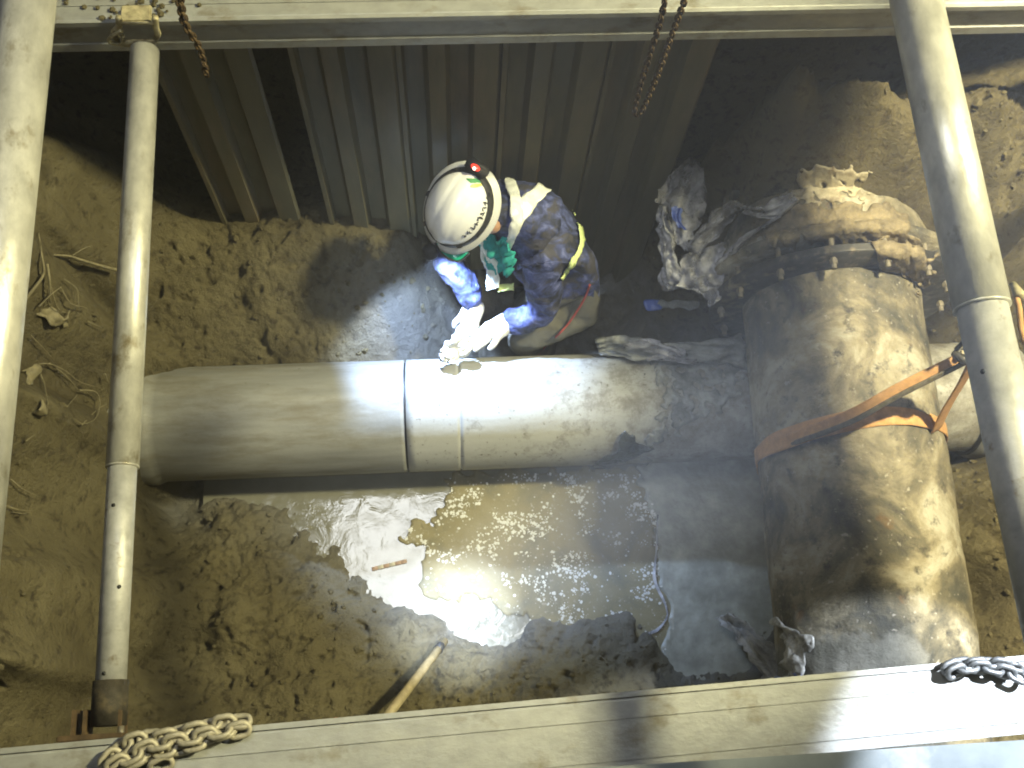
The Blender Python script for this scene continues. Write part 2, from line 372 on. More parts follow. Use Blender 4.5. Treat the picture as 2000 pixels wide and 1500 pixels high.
def drape(name, poly, surf, mat, off=0.004, step=6, thick=0.003, parent=None, jag=0.0, wave=0.0, seed=1, hole=0.0):
    """sheet laid over a real surface: surf(px,py) -> (point, normal)"""
    xs = [p[0] for p in poly]; ys = [p[1] for p in poly]
    x0, x1, y0, y1 = min(xs)-step, max(xs)+step, min(ys)-step, max(ys)+step
    nx = int((x1-x0)/step)+1; ny = int((y1-y0)/step)+1
    bm = bmesh.new(); V = {}
    def ok(x, y):
        j = jag*fbm(np.array([x*0.045+seed]), np.array([y*0.045-seed]), 3)[0] if jag else 0
        k = jag*fbm(np.array([x*0.045-seed*2]), np.array([y*0.045+seed*3]), 3)[0] if jag else 0
        if not in_poly(x+j, y+k, poly): return False
        if hole and fbm(np.array([x*0.06+seed*5]), np.array([y*0.06]), 3)[0] > hole: return False
        return True
    def vert(i, j):
        if (i, j) in V: return V[(i, j)]
        x, y = x0+i*step, y0+j*step; p, n = surf(x, y); r = None
        if p is not None:
            o = off + (wave*fbm(np.array([x*0.03+seed]), np.array([y*0.03]), 3)[0] if wave else 0)
            if n.dot(p-CAM) > 0: n = -n
            r = bm.verts.new(p + n*o)
        V[(i, j)] = r; return r
    for i in range(nx):
        for j in range(ny):
            if ok(x0+(i+.5)*step, y0+(j+.5)*step):
                q = [vert(i, j), vert(i, j+1), vert(i+1, j+1), vert(i+1, j)]
                if all(q): bm.faces.new(q)
    bmesh.ops.delete(bm, geom=[v for v in bm.verts if not v.link_faces], context='VERTS')
    # soften the stair-stepped rim
    for _ in range(2):
        rim = [v for v in bm.verts if v.is_boundary]
        new = {}
        for v in rim:
            nb = [e.other_vert(v).co for e in v.link_edges if e.is_boundary]
            if len(nb) == 2: new[v] = v.co*0.4 + (nb[0]+nb[1])*0.3
        for v, c in new.items(): v.co = c
    o = obj(name, bm, mat, parent)
    if thick:
        s = o.modifiers.new('thickness', 'SOLIDIFY'); s.thickness = thick; s.offset = -1
    return o
def evaluated(o):
    """replace the object's mesh by its modified mesh"""
    dg = bpy.context.evaluated_depsgraph_get(); dg.update()
    me = bpy.data.meshes.new_from_object(o.evaluated_get(dg)); o.modifiers.clear(); o.data = me
    return o

# ================================================================== THE TRENCH
# pipe dimensions (needed by the ground)
PA, PB = Vector((-1.55, 1.268, -2.30)), Vector((2.6, 1.232, -2.30)); PR = 0.213
def pipe_at(x): return PA.lerp(PB, (x-PA.x)/(PB.x-PA.x))
BA, BB = Vector((1.277, -0.35, -1.79)), Vector((1.350, 1.50, -1.79)); BR = 0.30     # big pipe, near to far
BD = (BB-BA).normalized()

ctrl = [(385,415,-1.95),(570,425,-1.95),(700,440,-2.03),(800,470,-2.12),(310,380,-1.85),(500,520,-2.03),(400,600,-2.1),(650,560,-2.15),
 (500,700,-2.27),(700,690,-2.38),(760,600,-2.28),(850,560,-2.42),(900,650,-2.6),(1000,650,-2.7),(1230,600,-2.7),(1230,420,-2.68),(1100,560,-2.7),
 (1350,640,-2.45),(1400,660,-2.35),(1330,560,-2.5),
 (320,850,-2.36),(330,722,-2.15),(250,700,-2.0),(200,800,-2.05),(200,600,-1.95),(230,450,-1.8),(150,500,-1.65),(100,500,-1.5),(120,290,-1.4),(200,320,-1.6),
 (100,800,-1.5),(160,900,-1.8),(250,950,-2.2),(60,1100,-1.45),(150,1100,-1.75),(250,1100,-2.15),(150,1350,-1.75),(60,1300,-1.4),(250,1300,-2.05),
 (330,950,-2.42),(400,985,-2.5),(480,1000,-2.465),(430,1080,-2.38),(560,1065,-2.455),(630,1105,-2.455),(680,1180,-2.45),(770,1230,-2.44),
 (580,990,-2.53),(620,985,-2.56),(720,1000,-2.57),(660,1060,-2.53),(745,1150,-2.53),(760,1100,-2.56),(1000,1050,-2.62),(1200,1050,-2.62),(1400,1000,-2.62),(1400,1180,-2.6),(1000,1150,-2.57),(880,1160,-2.55),(800,1150,-2.54),
 (965,1235,-2.56),(895,1218,-2.56),(815,1175,-2.55),(745,1195,-2.48),(840,1120,-2.56),(1060,1245,-2.45),(1180,1250,-2.45),(1250,1275,-2.44),(1330,1345,-2.42),(1400,1285,-2.54),(860,1265,-2.43),(940,1280,-2.42),
 (450,1200,-2.33),(600,1250,-2.35),(800,1310,-2.36),(1000,1330,-2.36),(1200,1345,-2.36),(300,1400,-2.05),(600,1420,-2.2),(900,1400,-2.26),(1100,1380,-2.28),
 (1460,1300,-2.5),(1530,1320,-2.4),
 (1860,1000,-2.05),(1930,950,-1.95),(1950,1100,-1.9),(1900,1180,-2.05),(1960,1250,-1.85),(1870,1260,-2.0),(1850,905,-2.5),(1990,900,-2.0),
 (1830,600,-1.98),(1830,480,-1.72),(1900,560,-1.85),(1870,640,-2.1),(1950,200,-1.1),(1930,400,-1.5),(1990,450,-1.4),(1800,400,-1.5),(1760,300,-1.28),(1830,330,-1.38),(1860,440,-1.52),
 (1600,180,-1.15),(1500,230,-1.3),(1390,290,-1.6),(1400,430,-1.8),(1330,400,-2.1),(1480,330,-1.5),(1600,330,-1.4),(1700,330,-1.37),(1700,180,-1.1),(1560,430,-1.62)]
CP = [P(*c) for c in ctrl]
CP += [Vector((x, 1.26, -2.62)) for x in (-0.7, -0.3, 0.1, 0.5, 0.9, 1.3, 1.7, 2.1)]
CP += [Vector(p) for p in ((-1.75, 0.3, -0.9), (-1.75, 1.2, -0.9), (-1.75, 1.9, -0.8), (2.7, 0.4, -1.2), (2.7, 1.2, -1.6), (2.7, 1.9, -0.8), (1.2, 2.15, -1.95), (1.55, 2.15, -1.8), (.9, 2.2, -2.4), (-1.2, 2.2, -1.9), (-.5, 2.15, -2.1), (.3, 2.15, -2.5), (1.85, 2.15, -1.5), (0, -0.1, -2.2), (1, -0.1, -2.2), (-0.7, -0.1, -2.0))]
cx = np.array([[p.x, p.y] for p in CP]); cz = np.array([p.z for p in CP])
K = np.sqrt(((cx[:, None]-cx[None])**2).sum(-1) + 0.0004)
A = np.block([[K + 0.004*np.eye(len(cx)), np.ones((len(cx), 1)), cx], [np.ones((1, len(cx))), np.zeros((1, 3))], [cx.T, np.zeros((2, 3))]])
sol = np.linalg.solve(A, np.concatenate([cz, np.zeros(3)]))
def base_height(x, y):
    z = sol[-3] + sol[-2]*x + sol[-1]*y
    for i in range(len(cx)): z = z + sol[i]*np.sqrt((x-cx[i, 0])**2+(y-cx[i, 1])**2+0.0004)
    return z
lumps = [(800,1212,.045,.055),(850,1222,.03,.035),(942,1198,.026,.055),(1045,1225,.045,.045),(690,1230,.05,.03),(620,1180,.09,.05),(470,1220,.07,.09),(545,1100,.06,.04),
         (380,1130,.07,.05),(330,1020,.06,-.05),(650,640,.05,.03),(560,690,.05,.03),(1930,1130,.05,-.07),(1960,1090,.03,-.06),(1905,1080,.04,.04),(1000,1290,.05,.03),(1120,1310,.06,.03)]
def height(x, y):
    z = base_height(x, y)
    for px, py, s, h in lumps:
        p = P(px, py, -2.45 if px < 1500 else -1.95); z = z + h*np.exp(-((x-p.x)**2+(y-p.y)**2)/(2*s*s))
    z = np.minimum(z, -1.1+0.6*np.clip(y-1.5, 0, 1)+0*x + np.where(x < -1.1, 0.6, 0) + np.where(x > 1.9, 0.6, 0))
    # trench walls rising to the road
    z = np.maximum(z, np.clip(-2.75 + (y-2.24)*14, -9, 0.0))
    z = np.maximum(z, np.clip(-2.6 + (-0.13-y)*16, -9, 0.2))
    z = np.maximum(z, np.clip(-1.2 + (-1.52-x)*3.2, -9, 0.2))
    z = np.maximum(z, np.clip(-1.3 + (x-2.5)*2.5, -9, 0.2))
    wet = np.clip((z+2.5)/0.18, 0.75, 1)
    n = 0.05*fbm(x*3, y*3, 3) + wet*np.clip(0.75+1.3*fbm(x*1.7+8, y*1.7, 2)-0.5*np.clip((-0.75-x)/.3, 0, 1), .25, 1.2)*(0.032*fbm(x*11+3, y*11, 3) + 0.012*np.maximum(0, fbm(x*26, y*26+8, 3)) + 0.013*fbm(x*48, y*48, 4))
    pits = np.maximum(0, fbm(x*17+40, y*17-3, 2)-0.22); n = n - wet*0.10*pits
    pc = P(785, 635, -2.3); clay = np.exp(-((x-pc.x)**2+(y-pc.y)**2)/(2*.15**2)); n = n*(1-.8*clay) + .045*clay
    rough = np.exp(-((x-1.4)/.45)**2-((y-1.85)/.28)**2)
    n = n + rough*(0.035*fbm(x*9+2, y*9+7, 4) + 0.03*np.maximum(0, fbm(x*19+5, y*19, 3)))
    return z + n*np.where(z > 0.15, 0.1, 1)
gx = np.concatenate([np.linspace(-2.3, -1.5, 60, endpoint=False), np.linspace(-1.5, 2.3, 570), np.linspace(2.31, 3.4, 70)])
gy = np.concatenate([np.linspace(-0.45, 0.0, 40, endpoint=False), np.linspace(0.0, 2.02, 330), np.linspace(2.025, 2.55, 50)])
GX, GY = np.meshgrid(gx, gy, indexing='ij'); GZ = height(GX, GY)
nx, ny = GX.shape
me = bpy.data.meshes.new('ground')
co = np.stack([GX, GY, GZ], -1).reshape(-1, 3)
idx = np.arange(nx*ny).reshape(nx, ny)
quads = np.stack([idx[:-1, :-1], idx[1:, :-1], idx[1:, 1:], idx[:-1, 1:]], -1).reshape(-1, 4)
me.vertices.add(len(co)); me.vertices.foreach_set('co', co.ravel())
me.loops.add(quads.size); me.loops.foreach_set('vertex_index', quads.ravel())
me.polygons.add(len(quads)); me.polygons.foreach_set('loop_start', np.arange(0, quads.size, 4)); me.polygons.foreach_set('loop_total', np.full(len(quads), 4))
me.update(calc_edges=True); me.validate()
ground = link_mesh('ground', me, M_SOIL); ground['kind'] = 'structure'
ca = me.attributes.new('clay', 'FLOAT', 'POINT'); pcl = P(785, 635, -2.3)
ca.data.foreach_set('value', np.exp(-((co[:, 0]-pcl.x)**2+(co[:, 1]-pcl.y)**2)/(2*.16**2)))
gbvh = BVHTree.FromPolygons([tuple(c) for c in co], [tuple(q) for q in quads])
def on_ground(px, py): return hit(gbvh, px, py)
def drop(x, y):
    h = gbvh.ray_cast(Vector((x, y, 3)), Vector((0, 0, -1))); return h[0]
# road around the trench; its unseen far edge overhangs to darken the far wall
bm = bmesh.new()
for x0, x1, y0, y1 in ((-30, -2.3, -30, 30), (3.4, 30, -30, 30), (-2.3, 3.4, 1.86, 30), (-2.3, 3.4, -30, -0.45)):
    bm.faces.new([bm.verts.new((x, y, 0.205)) for x, y in ((x0, y0), (x1, y0), (x1, y1), (x0, y1))])
ret = bmesh.ops.extrude_face_region(bm, geom=bm.faces[:])
bmesh.ops.translate(bm, verts=[v for v in ret['geom'] if isinstance(v, bmesh.types.BMVert)], vec=(0, 0, -0.16))
road = obj('road', bm, M_ASPHALT, smooth=False); road['kind'] = 'structure'

# loose clods and crumbs (nobody could count them)
bm = bmesh.new()
for i in range(2600):
    x = random.uniform(-1.35, 2.2); y = random.uniform(0.02, 1.95)
    p = drop(x, y)
    if p is None or p.z < -2.49 or p.z > -0.9: continue
    r = 0.004 + 0.012*random.random()**3
    ico = bmesh.ops.create_icosphere(bm, subdivisions=1, radius=r, matrix=Matrix.Translation(p+Vector((0, 0, r*0.3))) @ Matrix.Rotation(random.random()*6, 4, Vector((random.random(), random.random(), 1))) @ Matrix.Diagonal((1, random.uniform(.6, 1.1), random.uniform(.5, .9), 1)))
    for v in ico['verts']: v.co += Vector((random.uniform(-1, 1), random.uniform(-1, 1), random.uniform(-1, 1)))*r*0.22
clods = obj('soil_clods', bm, M_SOIL, smooth=False); clods['kind'] = 'stuff'

# water
WZ = -2.50
bm = bmesh.new()
bm.faces.new([bm.verts.new((x, y, WZ)) for x, y in ((-0.95, 0.12), (2.1, 0.12), (2.1, 1.5), (-0.95, 1.5))])
water = obj('water', bm, M_WATER, smooth=False); water['kind'] = 'structure'
flat = lambda z: (lambda px, py: (P(px, py, z), Vector((0, 0, 1))))
SCUM = [(868,930),(880,965),(860,982),(866,996),(838,1008),(846,1030),(806,1012),(796,1042),(780,1052),(802,1066),(830,1060),(832,1108),(818,1150),(850,1166),(890,1172),
        (915,1165),(958,1172),(985,1196),(1030,1205),(1060,1260),(1120,1290),(1200,1300),(1310,1340),(1330,1195),(1290,1130),(1282,1020),(1270,950),(1240,915),(1000,922)]
scum = drape('floating_scum', SCUM, flat(WZ), M_SCUM, 0.003, 5, 0.0012, None, jag=22, seed=3); scum['kind'] = 'stuff'
# foam flecks on the scum
bm = bmesh.new()
def fleck(p, r):
    k = random.randint(5, 7); a0 = random.random()*6
    top = bm.verts.new(p+Vector((0, 0, r*0.35)))
    ring = [bm.verts.new(p+Vector((math.cos(a0+2*PI*i/k)*r*random.uniform(.6, 1.2), math.sin(a0+2*PI*i/k)*r*random.uniform(.6, 1.2), 0))) for i in range(k)]
    for i in range(k): bm.faces.new((top, ring[i], ring[(i+1) % k]))
cnt = 0
for i in range(14000):
    x, y = random.uniform(770, 1300), random.uniform(925, 1290)
    if not in_poly(x, y, SCUM): continue
    d = fbm(np.array([x*0.013]), np.array([y*0.02]), 4)[0]
    e = math.exp(-((x-1230)/60)**2-((y-960)/60)**2)*0.35 + math.exp(-((x-1090)/90)**2-((y-1105)/35)**2)*0.3 + math.exp(-((x-1000)/120)**2-((y-1010)/40)**2)*0.22
    if random.random() > max(0.03, min(0.9, (d*1.5 + e*1.6 - 0.12)*1.5)): continue
    fleck(P(x, y, WZ+0.0045), 0.0016+0.0064*random.random()**3); cnt += 1
    if cnt > 6500: break
foam = obj('foam_flecks', bm, M_FOAM); foam['kind'] = 'stuff'

# ------------------------------------------------------------------ pipes
def lathe_pipe(name, a, b, prof, mat, seg=96, disp=0.0, dscale=6, parent=None, hollow=0.02, step=0.01):
    """prof: [(t metres from a, radius)]; radial noise keeps it from being a perfect cylinder"""
    a = Vector(a); b = Vector(b); d = (b-a).normalized(); L = (b-a).length
    x = Vector((0, 0, 1)); x = (x-d*x.dot(d)).normalized(); y = d.cross(x)
    ts = set(t for t, r in prof); t = 0.0
    while t < L: ts.add(round(t, 4)); t += step
    ts = sorted(min(t, L) for t in ts)
    T = np.array(ts); R = np.interp(T, [p[0] for p in prof], [p[1] for p in prof])
    th = np.linspace(0, 2*PI, seg, endpoint=False)
    TT, TH = np.meshgrid(T, th, indexing='ij')
    RR = R[:, None] + (disp*(fbm(TT*dscale+5, np.cos(TH)*2+np.sin(TH)*2.7+9, 4)) if disp else 0)
    cs, sn = np.cos(TH), np.sin(TH)
    pos = np.array(a)+TT[..., None]*np.array(d) + (RR*cs)[..., None]*np.array(x) + (RR*sn)[..., None]*np.array(y)
    n = len(T); bm = bmesh.new()
    vs = [[bm.verts.new(pos[i, k]) for k in range(seg)] for i in range(n)]
    for i in range(n-1):
        for k in range(seg): bm.faces.new((vs[i][k], vs[i][(k+1) % seg], vs[i+1][(k+1) % seg], vs[i+1][k]))
    if hollow:
        for i, s in ((0, 1), (n-1, -1)):
            inn = [bm.verts.new(Vector(pos[i, k]) + (Vector(a)+d*T[i]-Vector(pos[i, k])).normalized()*hollow) for k in range(seg)]
            inn2 = [bm.verts.new(v.co + d*s*min(0.2, L*0.3)) for v in inn]
            for k in range(seg):
                bm.faces.new((vs[i][k], vs[i][(k+1) % seg], inn[(k+1) % seg], inn[k])); bm.faces.new((inn[k], inn[(k+1) % seg], inn2[(k+1) % seg], inn2[k]))
    return obj(name, bm, mat, parent)
xcut = P(791, 815, -2.1).x
xl = xcut-0.004; xr = xcut+0.004
pipeL = lathe_pipe('iron_pipe', PA, pipe_at(xl), [(0, PR+.012), (0.47, PR+.012), (0.485, PR+.006), (0.5, PR), (9, PR)], M_PIPE, step=0.03)
tag(pipeL, 'clean grey iron pipe length left of the cut, running into the left soil bank', 'pipe', 'pipe lengths along the trench floor')
xg = P(899, 815, -2.1).x; x_end = 2.02
t = xg-xr
pipeR = lathe_pipe('iron_pipe', pipe_at(xr), pipe_at(x_end), [(0, PR), (t-.004, PR), (t-.0025, PR-.004), (t+.0025, PR-.004), (t+.004, PR), (1.85, PR), (9, PR)], M_PIPE_DIRTY, step=0.03)
tag(pipeR, 'stained pale grey pipe length right of the cut, passing under the big muddy pipe', 'pipe', 'pipe lengths along the trench floor')
# dark lining seen in the cut
ring = lathe_pipe('lining', pipe_at(xl-0.03), pipe_at(xr+0.03), [(0, PR-.012), (9, PR-.012)], M_BLACK, parent=pipeL, hollow=0)
# socket joint at the right end
pe = pipe_at(x_end)
sock = lathe_pipe('pipe_socket', pipe_at(x_end-0.02), pipe_at(2.7), [(0, PR+.012), (0.02, PR+.028), (0.09, PR+.03), (0.12, PR+.012), (9, PR+.012)], M_PIPE, step=0.05)
tag(sock, 'grey socket of the next pipe beyond the big muddy pipe, behind the right strut', 'pipe', 'pipe lengths along the trench floor')
lathe_pipe('rubber_ring', pipe_at(x_end-0.026), pipe_at(x_end-0.008), [(0, PR+.004), (.005, PR+.016), (0.013, PR+.016), (0.018, PR+.004)], M_BLACK, parent=sock, hollow=0)

# big pipe
big = lathe_pipe('large_iron_pipe', BA, BB, [(0, BR), (9, BR)], M_BIG, seg=140, disp=0.009, dscale=5)
tag(big, 'large rust-brown muddy pipe crossing over the grey pipe at the right', 'pipe')
def pix(p):
    v = Vector(p)-CAM; w = v.dot(CW); return 1000+FPX*v.dot(CR)/w, 750-FPX*v.dot(CU)/w
att = big.data.attributes.new('silt', 'FLOAT', 'POINT')
vals = []
for v in big.data.vertices:
    t_ = (v.co-BA).dot(BD)
    vals.append(max(0.0, min(1.0, (0.72-t_)/0.16)) * max(0.0, min(1.0, (1.42-v.co.x)/0.12)))
att.data.foreach_set('value', vals)
# gland ring with T-head bolts
gl = BB + BD*(-0.07)
gland = lathe_pipe('gland_ring', gl, gl+BD*0.035, [(0, BR+.005), (0.004, BR+.115), (0.031, BR+.115), (0.035, BR+.005)], M_IRON, seg=96, parent=big, hollow=0)
fl = gl + BD*0.075
lathe_pipe('rubber_gasket', gl+BD*0.035, fl, [(0, BR+.02), (9, BR+.02)], M_BLACK, seg=64, parent=big, hollow=0)
xax = Vector((0, 0, 1)); xax = (xax-BD*xax.dot(BD)).normalized(); yax = BD.cross(xax)
bolt_me = None
for k in range(14):
    a = 2*PI*(k+0.35)/14
    c = gl + (xax*math.cos(a)+yax*math.sin(a))*(BR+.08)
    bm = bmesh.new(); add_tube(bm, [c-BD*0.035, c+BD*0.1], 0.009, 10); add_tube(bm, [c-BD*0.018, c-BD*0.003], 0.0135, 6)
    obj('bolt', bm, M_BOLT, big, smooth=False)
socket = lathe_pipe('large_pipe_socket', fl, fl+BD*0.52, [(0, BR+.01), (0.003, BR+.12), (0.03, BR+.12), (0.045, BR+.06), (0.16, BR+.055), (0.24, BR+.03), (9, BR+.03)], M_BIG, seg=120, disp=0.012)
tag(socket, 'flanged socket of the next large pipe, caked in mud and going into the far bank', 'pipe')
sb = bvh_of(socket); bb = bvh_of(big); prb = bvh_of(pipeR); plb = bvh_of(pipeL)

# ------------------------------------------------------------------ sheets of the far wall
def make_sheet(name, x0, x1, ztop, zbot, Y, s, label, group, tilt=0.0):
    w = x1-x0; d = 0.04*s
    prof = [(0, 0), (.05, 0), (.075, 1), (.25, 1), (.3, 0), (.46, 0), (.51, 1), (.69, 1), (.74, 0), (.97, 0), (1.0, 0.25)]
    bm = bmesh.new(); th = 0.006*s; L = []
    for u, v in prof:
        L.append((x0+u*w, Y + v*d))
    front = [[bm.verts.new((x+tilt*(zz-ztop), y, zz)) for x, y in L] for zz in (ztop, zbot)]
    back = [[bm.verts.new((x+tilt*(zz-ztop), y+th, zz)) for x, y in L] for zz in (ztop, zbot)]
    n = len(L)
    for k in range(n-1):
        bm.faces.new((front[0][k], front[0][k+1], front[1][k+1], front[1][k])); bm.faces.new((back[0][k], back[1][k], back[1][k+1], back[0][k+1]))
        bm.faces.new((front[0][k], back[0][k], back[0][k+1], front[0][k+1])); bm.faces.new((front[1][k], front[1][k+1], back[1][k+1], back[1][k]))
    for k in (0, n-1): bm.faces.new((front[0][k], front[1][k], back[1][k], back[0][k]))
    o = obj(name, bm, M_SHEET, smooth=False)
    return tag(o, label, 'trench sheet', group)
YS = 1.925; G = 'trench sheets along the far wall'
sx = lambda px: PY(px, 95, YS).x
make_sheet('trench_sheet', sx(283), sx(489), -0.35, -2.25, YS, 1, 'ribbed sheet standing apart behind the lower strut, left of the dark gap', G)
e = [560, 771, 982, 1193, 1404]
labs = ['ribbed sheet just right of the dark gap, its foot in lit soil', 'ribbed sheet second from the gap, behind the helmet', 'ribbed sheet third from the gap, behind the back of the crouching worker', 'rightmost ribbed sheet, behind the hanging loop of chain']
for i in range(4):
    make_sheet('trench_sheet', sx(e[i])+.001, sx(e[i+1])-.001, -0.33-.02*i, -2.45 if i < 2 else -2.72, YS+0.004*(i % 2), 1, labs[i], G)
# painted steel cover plate on the near edge below the waler
cp = obj('cover_plate', box_bm((0.9, -0.232, -0.62), (3.2, 0.42, 0.012), bev=.003), M_PLATE, smooth=False)
tag(cp, 'dull blue-grey steel plate below the near beam at the lower right corner', 'steel plate')

# ------------------------------------------------------------------ walers
def waler(name, p0, p1, label, near):
    p0 = Vector(p0); p1 = Vector(p1); d = (p1-p0).normalized(); up = Vector((0, 0, 1)); out = d.cross(up)   # out = -Y side for +X direction
    if not near: pass
    s = 1 if not near else -1
    out = out*s                                                     # towards the trench
    t = thing(name, label, 'waler', p0, 'walers holding the struts')
    # box section: front face at 0 (trench side), depth backwards
    D = 0.15 if near else 0.09; H = 0.12
    prof = [(0, -.004), (0, -.030), (-.004, -.033), (-.004, -.088), (0, -.091), (0, -H), (-D, -H), (-D, 0), (-.012, 0)]
    bm = bmesh.new(); add_extrude(bm, [(a, b) for a, b in prof], p0, p1, out, up)
    obj('beam', bm, M_WALER, t, smooth=False)
    # raised lips running along the top
    bm = bmesh.new(); add_extrude(bm, [(.006, -.012), (.006, .004), (-.005, .004), (-.005, .0006), (.0006, -.002), (.0006, -.012)], p0, p1, out, up); obj('lip', bm, M_WALER, t, smooth=False)
    bm = bmesh.new()
    for a in ((-.047, -.045), (-.127, -.125)) if near else ((-.05, -.048),):
        add_extrude(bm, [(a[0], .0007), (a[0], .003), (a[1], .003), (a[1], .0007)], p0, p1, out, up)
    obj('rib', bm, M_WALER, t, smooth=False)
    return t
far_y = 1.845
waler('waler', (-1.5, far_y+.006, -0.735), (2.3, far_y-.006, -0.735), 'long grey aluminium beam across the far wall at the top', False)
na, nb = P(0, 1468, -0.70), P(1990, 1287, -0.70); na, nb = na+(na-nb)*.35, nb+(nb-na)*.4
waler('waler', na, nb, 'long pale aluminium beam across the near wall at the bottom, lit white at its right', True)

# ------------------------------------------------------------------ struts
def strut(name, a, b, r, joint, r2, label, mat, mat2):
    a = Vector(a); b = Vector(b); d = (b-a).normalized(); t = thing(name, label, 'strut', a, 'struts across the trench')
    j = a.lerp(b, joint)
    def hollow(p, q, r):
        bm = bmesh.new(); R = add_tube(bm, [p, q], r, 48, False); I = add_tube(bm, [p, q], r-.004, 48, False)
        for u, v in zip(R, I):
            for k in range(48): bm.faces.new((u[k], u[(k+1) % 48], v[(k+1) % 48], v[k]))
        return bm
    obj('outer_tube', hollow(a, j, r), mat, t); obj('inner_tube', hollow(j-d*0.1, b, r2), mat2, t)
    obj('collar', tube_bm([j-d*0.0005, j+d*0.003], r+.0003, 48), mat, t)
    # pin holes and a weld bead
    for k in (1, 4, 7):
        q = j + (b-j)*(k+.6)/9; n_ = (CAM-q); n_ = (n_-d*n_.dot(d)).normalized(); n_ = (n_ + d.cross(n_)*(0.5 if k % 2 else -.2)).normalized()
        obj('pin_hole', tube_bm([q+n_*(r2-.002), q+n_*(r2+.0006)], .0045, 10), M_BLACK, t)
    return t, d
s_low_far = P(283, 98, -0.75); s_low_near = P(213, 1398, -0.75)
stl, sd = strut('strut', s_low_far, s_low_near, 0.036, 0.675, 0.0315, 'thin grey tube across the trench at the left, with brackets on both walers', M_TUBE, M_TUBE_PAINT)
ul, _ = strut('strut', P(61, -45, -0.05), P(-111, 1500, -0.05), 0.047, 0.9, 0.041, 'bright thick tube cut by the left edge of the frame, above the thin tube', M_TUBE, M_TUBE)
ur, ud = strut('strut', P(1779, -45, -0.05), P(2098, 1440, -0.05), 0.047, 0.497, 0.042, 'thick tube sloping down the right side with a joint beside the orange sling', M_TUBE, M_TUBE_PAINT)
ur_j = P(1779, -45, -0.05).lerp(P(2098, 1440, -0.05), 0.497)
# bracket at the far end of the thin strut
ex = Vector((1, 0, 0)); ey = Vector((0, 1, 0)); ez = Vector((0, 0, 1))
br = thing('strut_bracket', 'dirty yellowish steel bracket clipping the thin strut to the far waler', 'bracket', s_low_far)
c = PY(262, 58, far_y-0.045)
bm = bmesh.new(); add_box(bm, PY(266, 28, far_y-.02), (.075, .05, .012), bev=.003); obj('top_plate', bm, M_BRACKET, br, False)
for q in (((232, 34), (232, 52), (222, 66), (238, 84)), ((303, 34), (304, 52), (308, 66), (300, 82))):
    pts = [PY(x, y, far_y-.05) for x, y in q]
    obj('side_arm', tube_bm(smooth_path(pts, 4), .0085, 8), M_BRACKET, br)
obj('pin', tube_bm([PY(237, 45, far_y-.055), PY(300, 45, far_y-.055)], .004, 8), M_BRACKET, br)
obj('lower_plate', box_bm(PY(268, 84, far_y-.06), (.09, .012, .02), bev=.002), M_BRACKET, br, False)
obj('hook', tube_bm(smooth_path([PY(238, 60, far_y-.06), PY(216, 72, far_y-.06), PY(214, 82, far_y-.06), PY(236, 86, far_y-.06), PY(240, 70, far_y-.06)], 5), .005, 8), M_BRACKET, br)
# base of the thin strut on the near waler
bs = thing('strut_bracket', 'dark rusty jack base at the near end of the thin strut', 'bracket', s_low_near)
e1 = s_low_near; e0 = s_low_near - sd*0.07
obj('cup', tube_bm([e0, e1+sd*0.02], .036, 24), M_FOOT, bs)
obj('base_plate', box_bm(P(185, 1441, -0.74), (.13, .012, .07), bev=.002), M_RUST, bs, False)
for px in (150, 172, 240): obj('gusset', box_bm(P(px, 1412, -0.75), (.006, .05, .05)), M_RUST, bs, False)
obj('bolt', tube_bm([P(236, 1446, -.73), P(236, 1418, -.73)], .007, 8), M_BOLT, bs)
# dirt on the far waler by the bracket
bm = bmesh.new()
for i in range(34):
    x = random.choice((random.gauss(210, 50), random.gauss(300, 40))); p = PY(x, 30, far_y); p = Vector((p.x, far_y+random.uniform(.01, .08), -0.73))
    bmesh.ops.create_icosphere(bm, subdivisions=1, radius=random.uniform(.003, .011), matrix=Matrix.Translation(p) @ Matrix.Diagonal((1, 1, .6, 1)))
dm = obj('soil_crumbs', bm, M_SOIL, smooth=False); dm['kind'] = 'stuff'

# ------------------------------------------------------------------ chains
def link_mesh_data(L, w, r, mat):
    bm = bmesh.new(); n = 20; pts = []
    s = (L-w)/2
    for k in range(n):
        a = 2*PI*k/n
        pts.append(Vector((math.cos(a)*w/2 + (s if math.cos(a) > 0 else -s), math.sin(a)*w/2, 0)))
    rings = []
    for k, p in enumerate(pts):
        d = (pts[(k+1) % n]-pts[k-1]).normalized(); x = Vector((0, 0, 1)); y = d.cross(x)
        rings.append([bm.verts.new(p+(x*math.cos(2*PI*j/6)+y*math.sin(2*PI*j/6))*r) for j in range(6)])
    for k in range(n):
        a, b = rings[k], rings[(k+1) % n]
        for j in range(6): bm.faces.new((a[j], a[(j+1) % 6], b[(j+1) % 6], b[j]))
    me = bpy.data.meshes.new('link'); bm.to_mesh(me); bm.free(); me.materials.append(mat)
    me.polygons.foreach_set('use_smooth', [True]*len(me.polygons)); return me
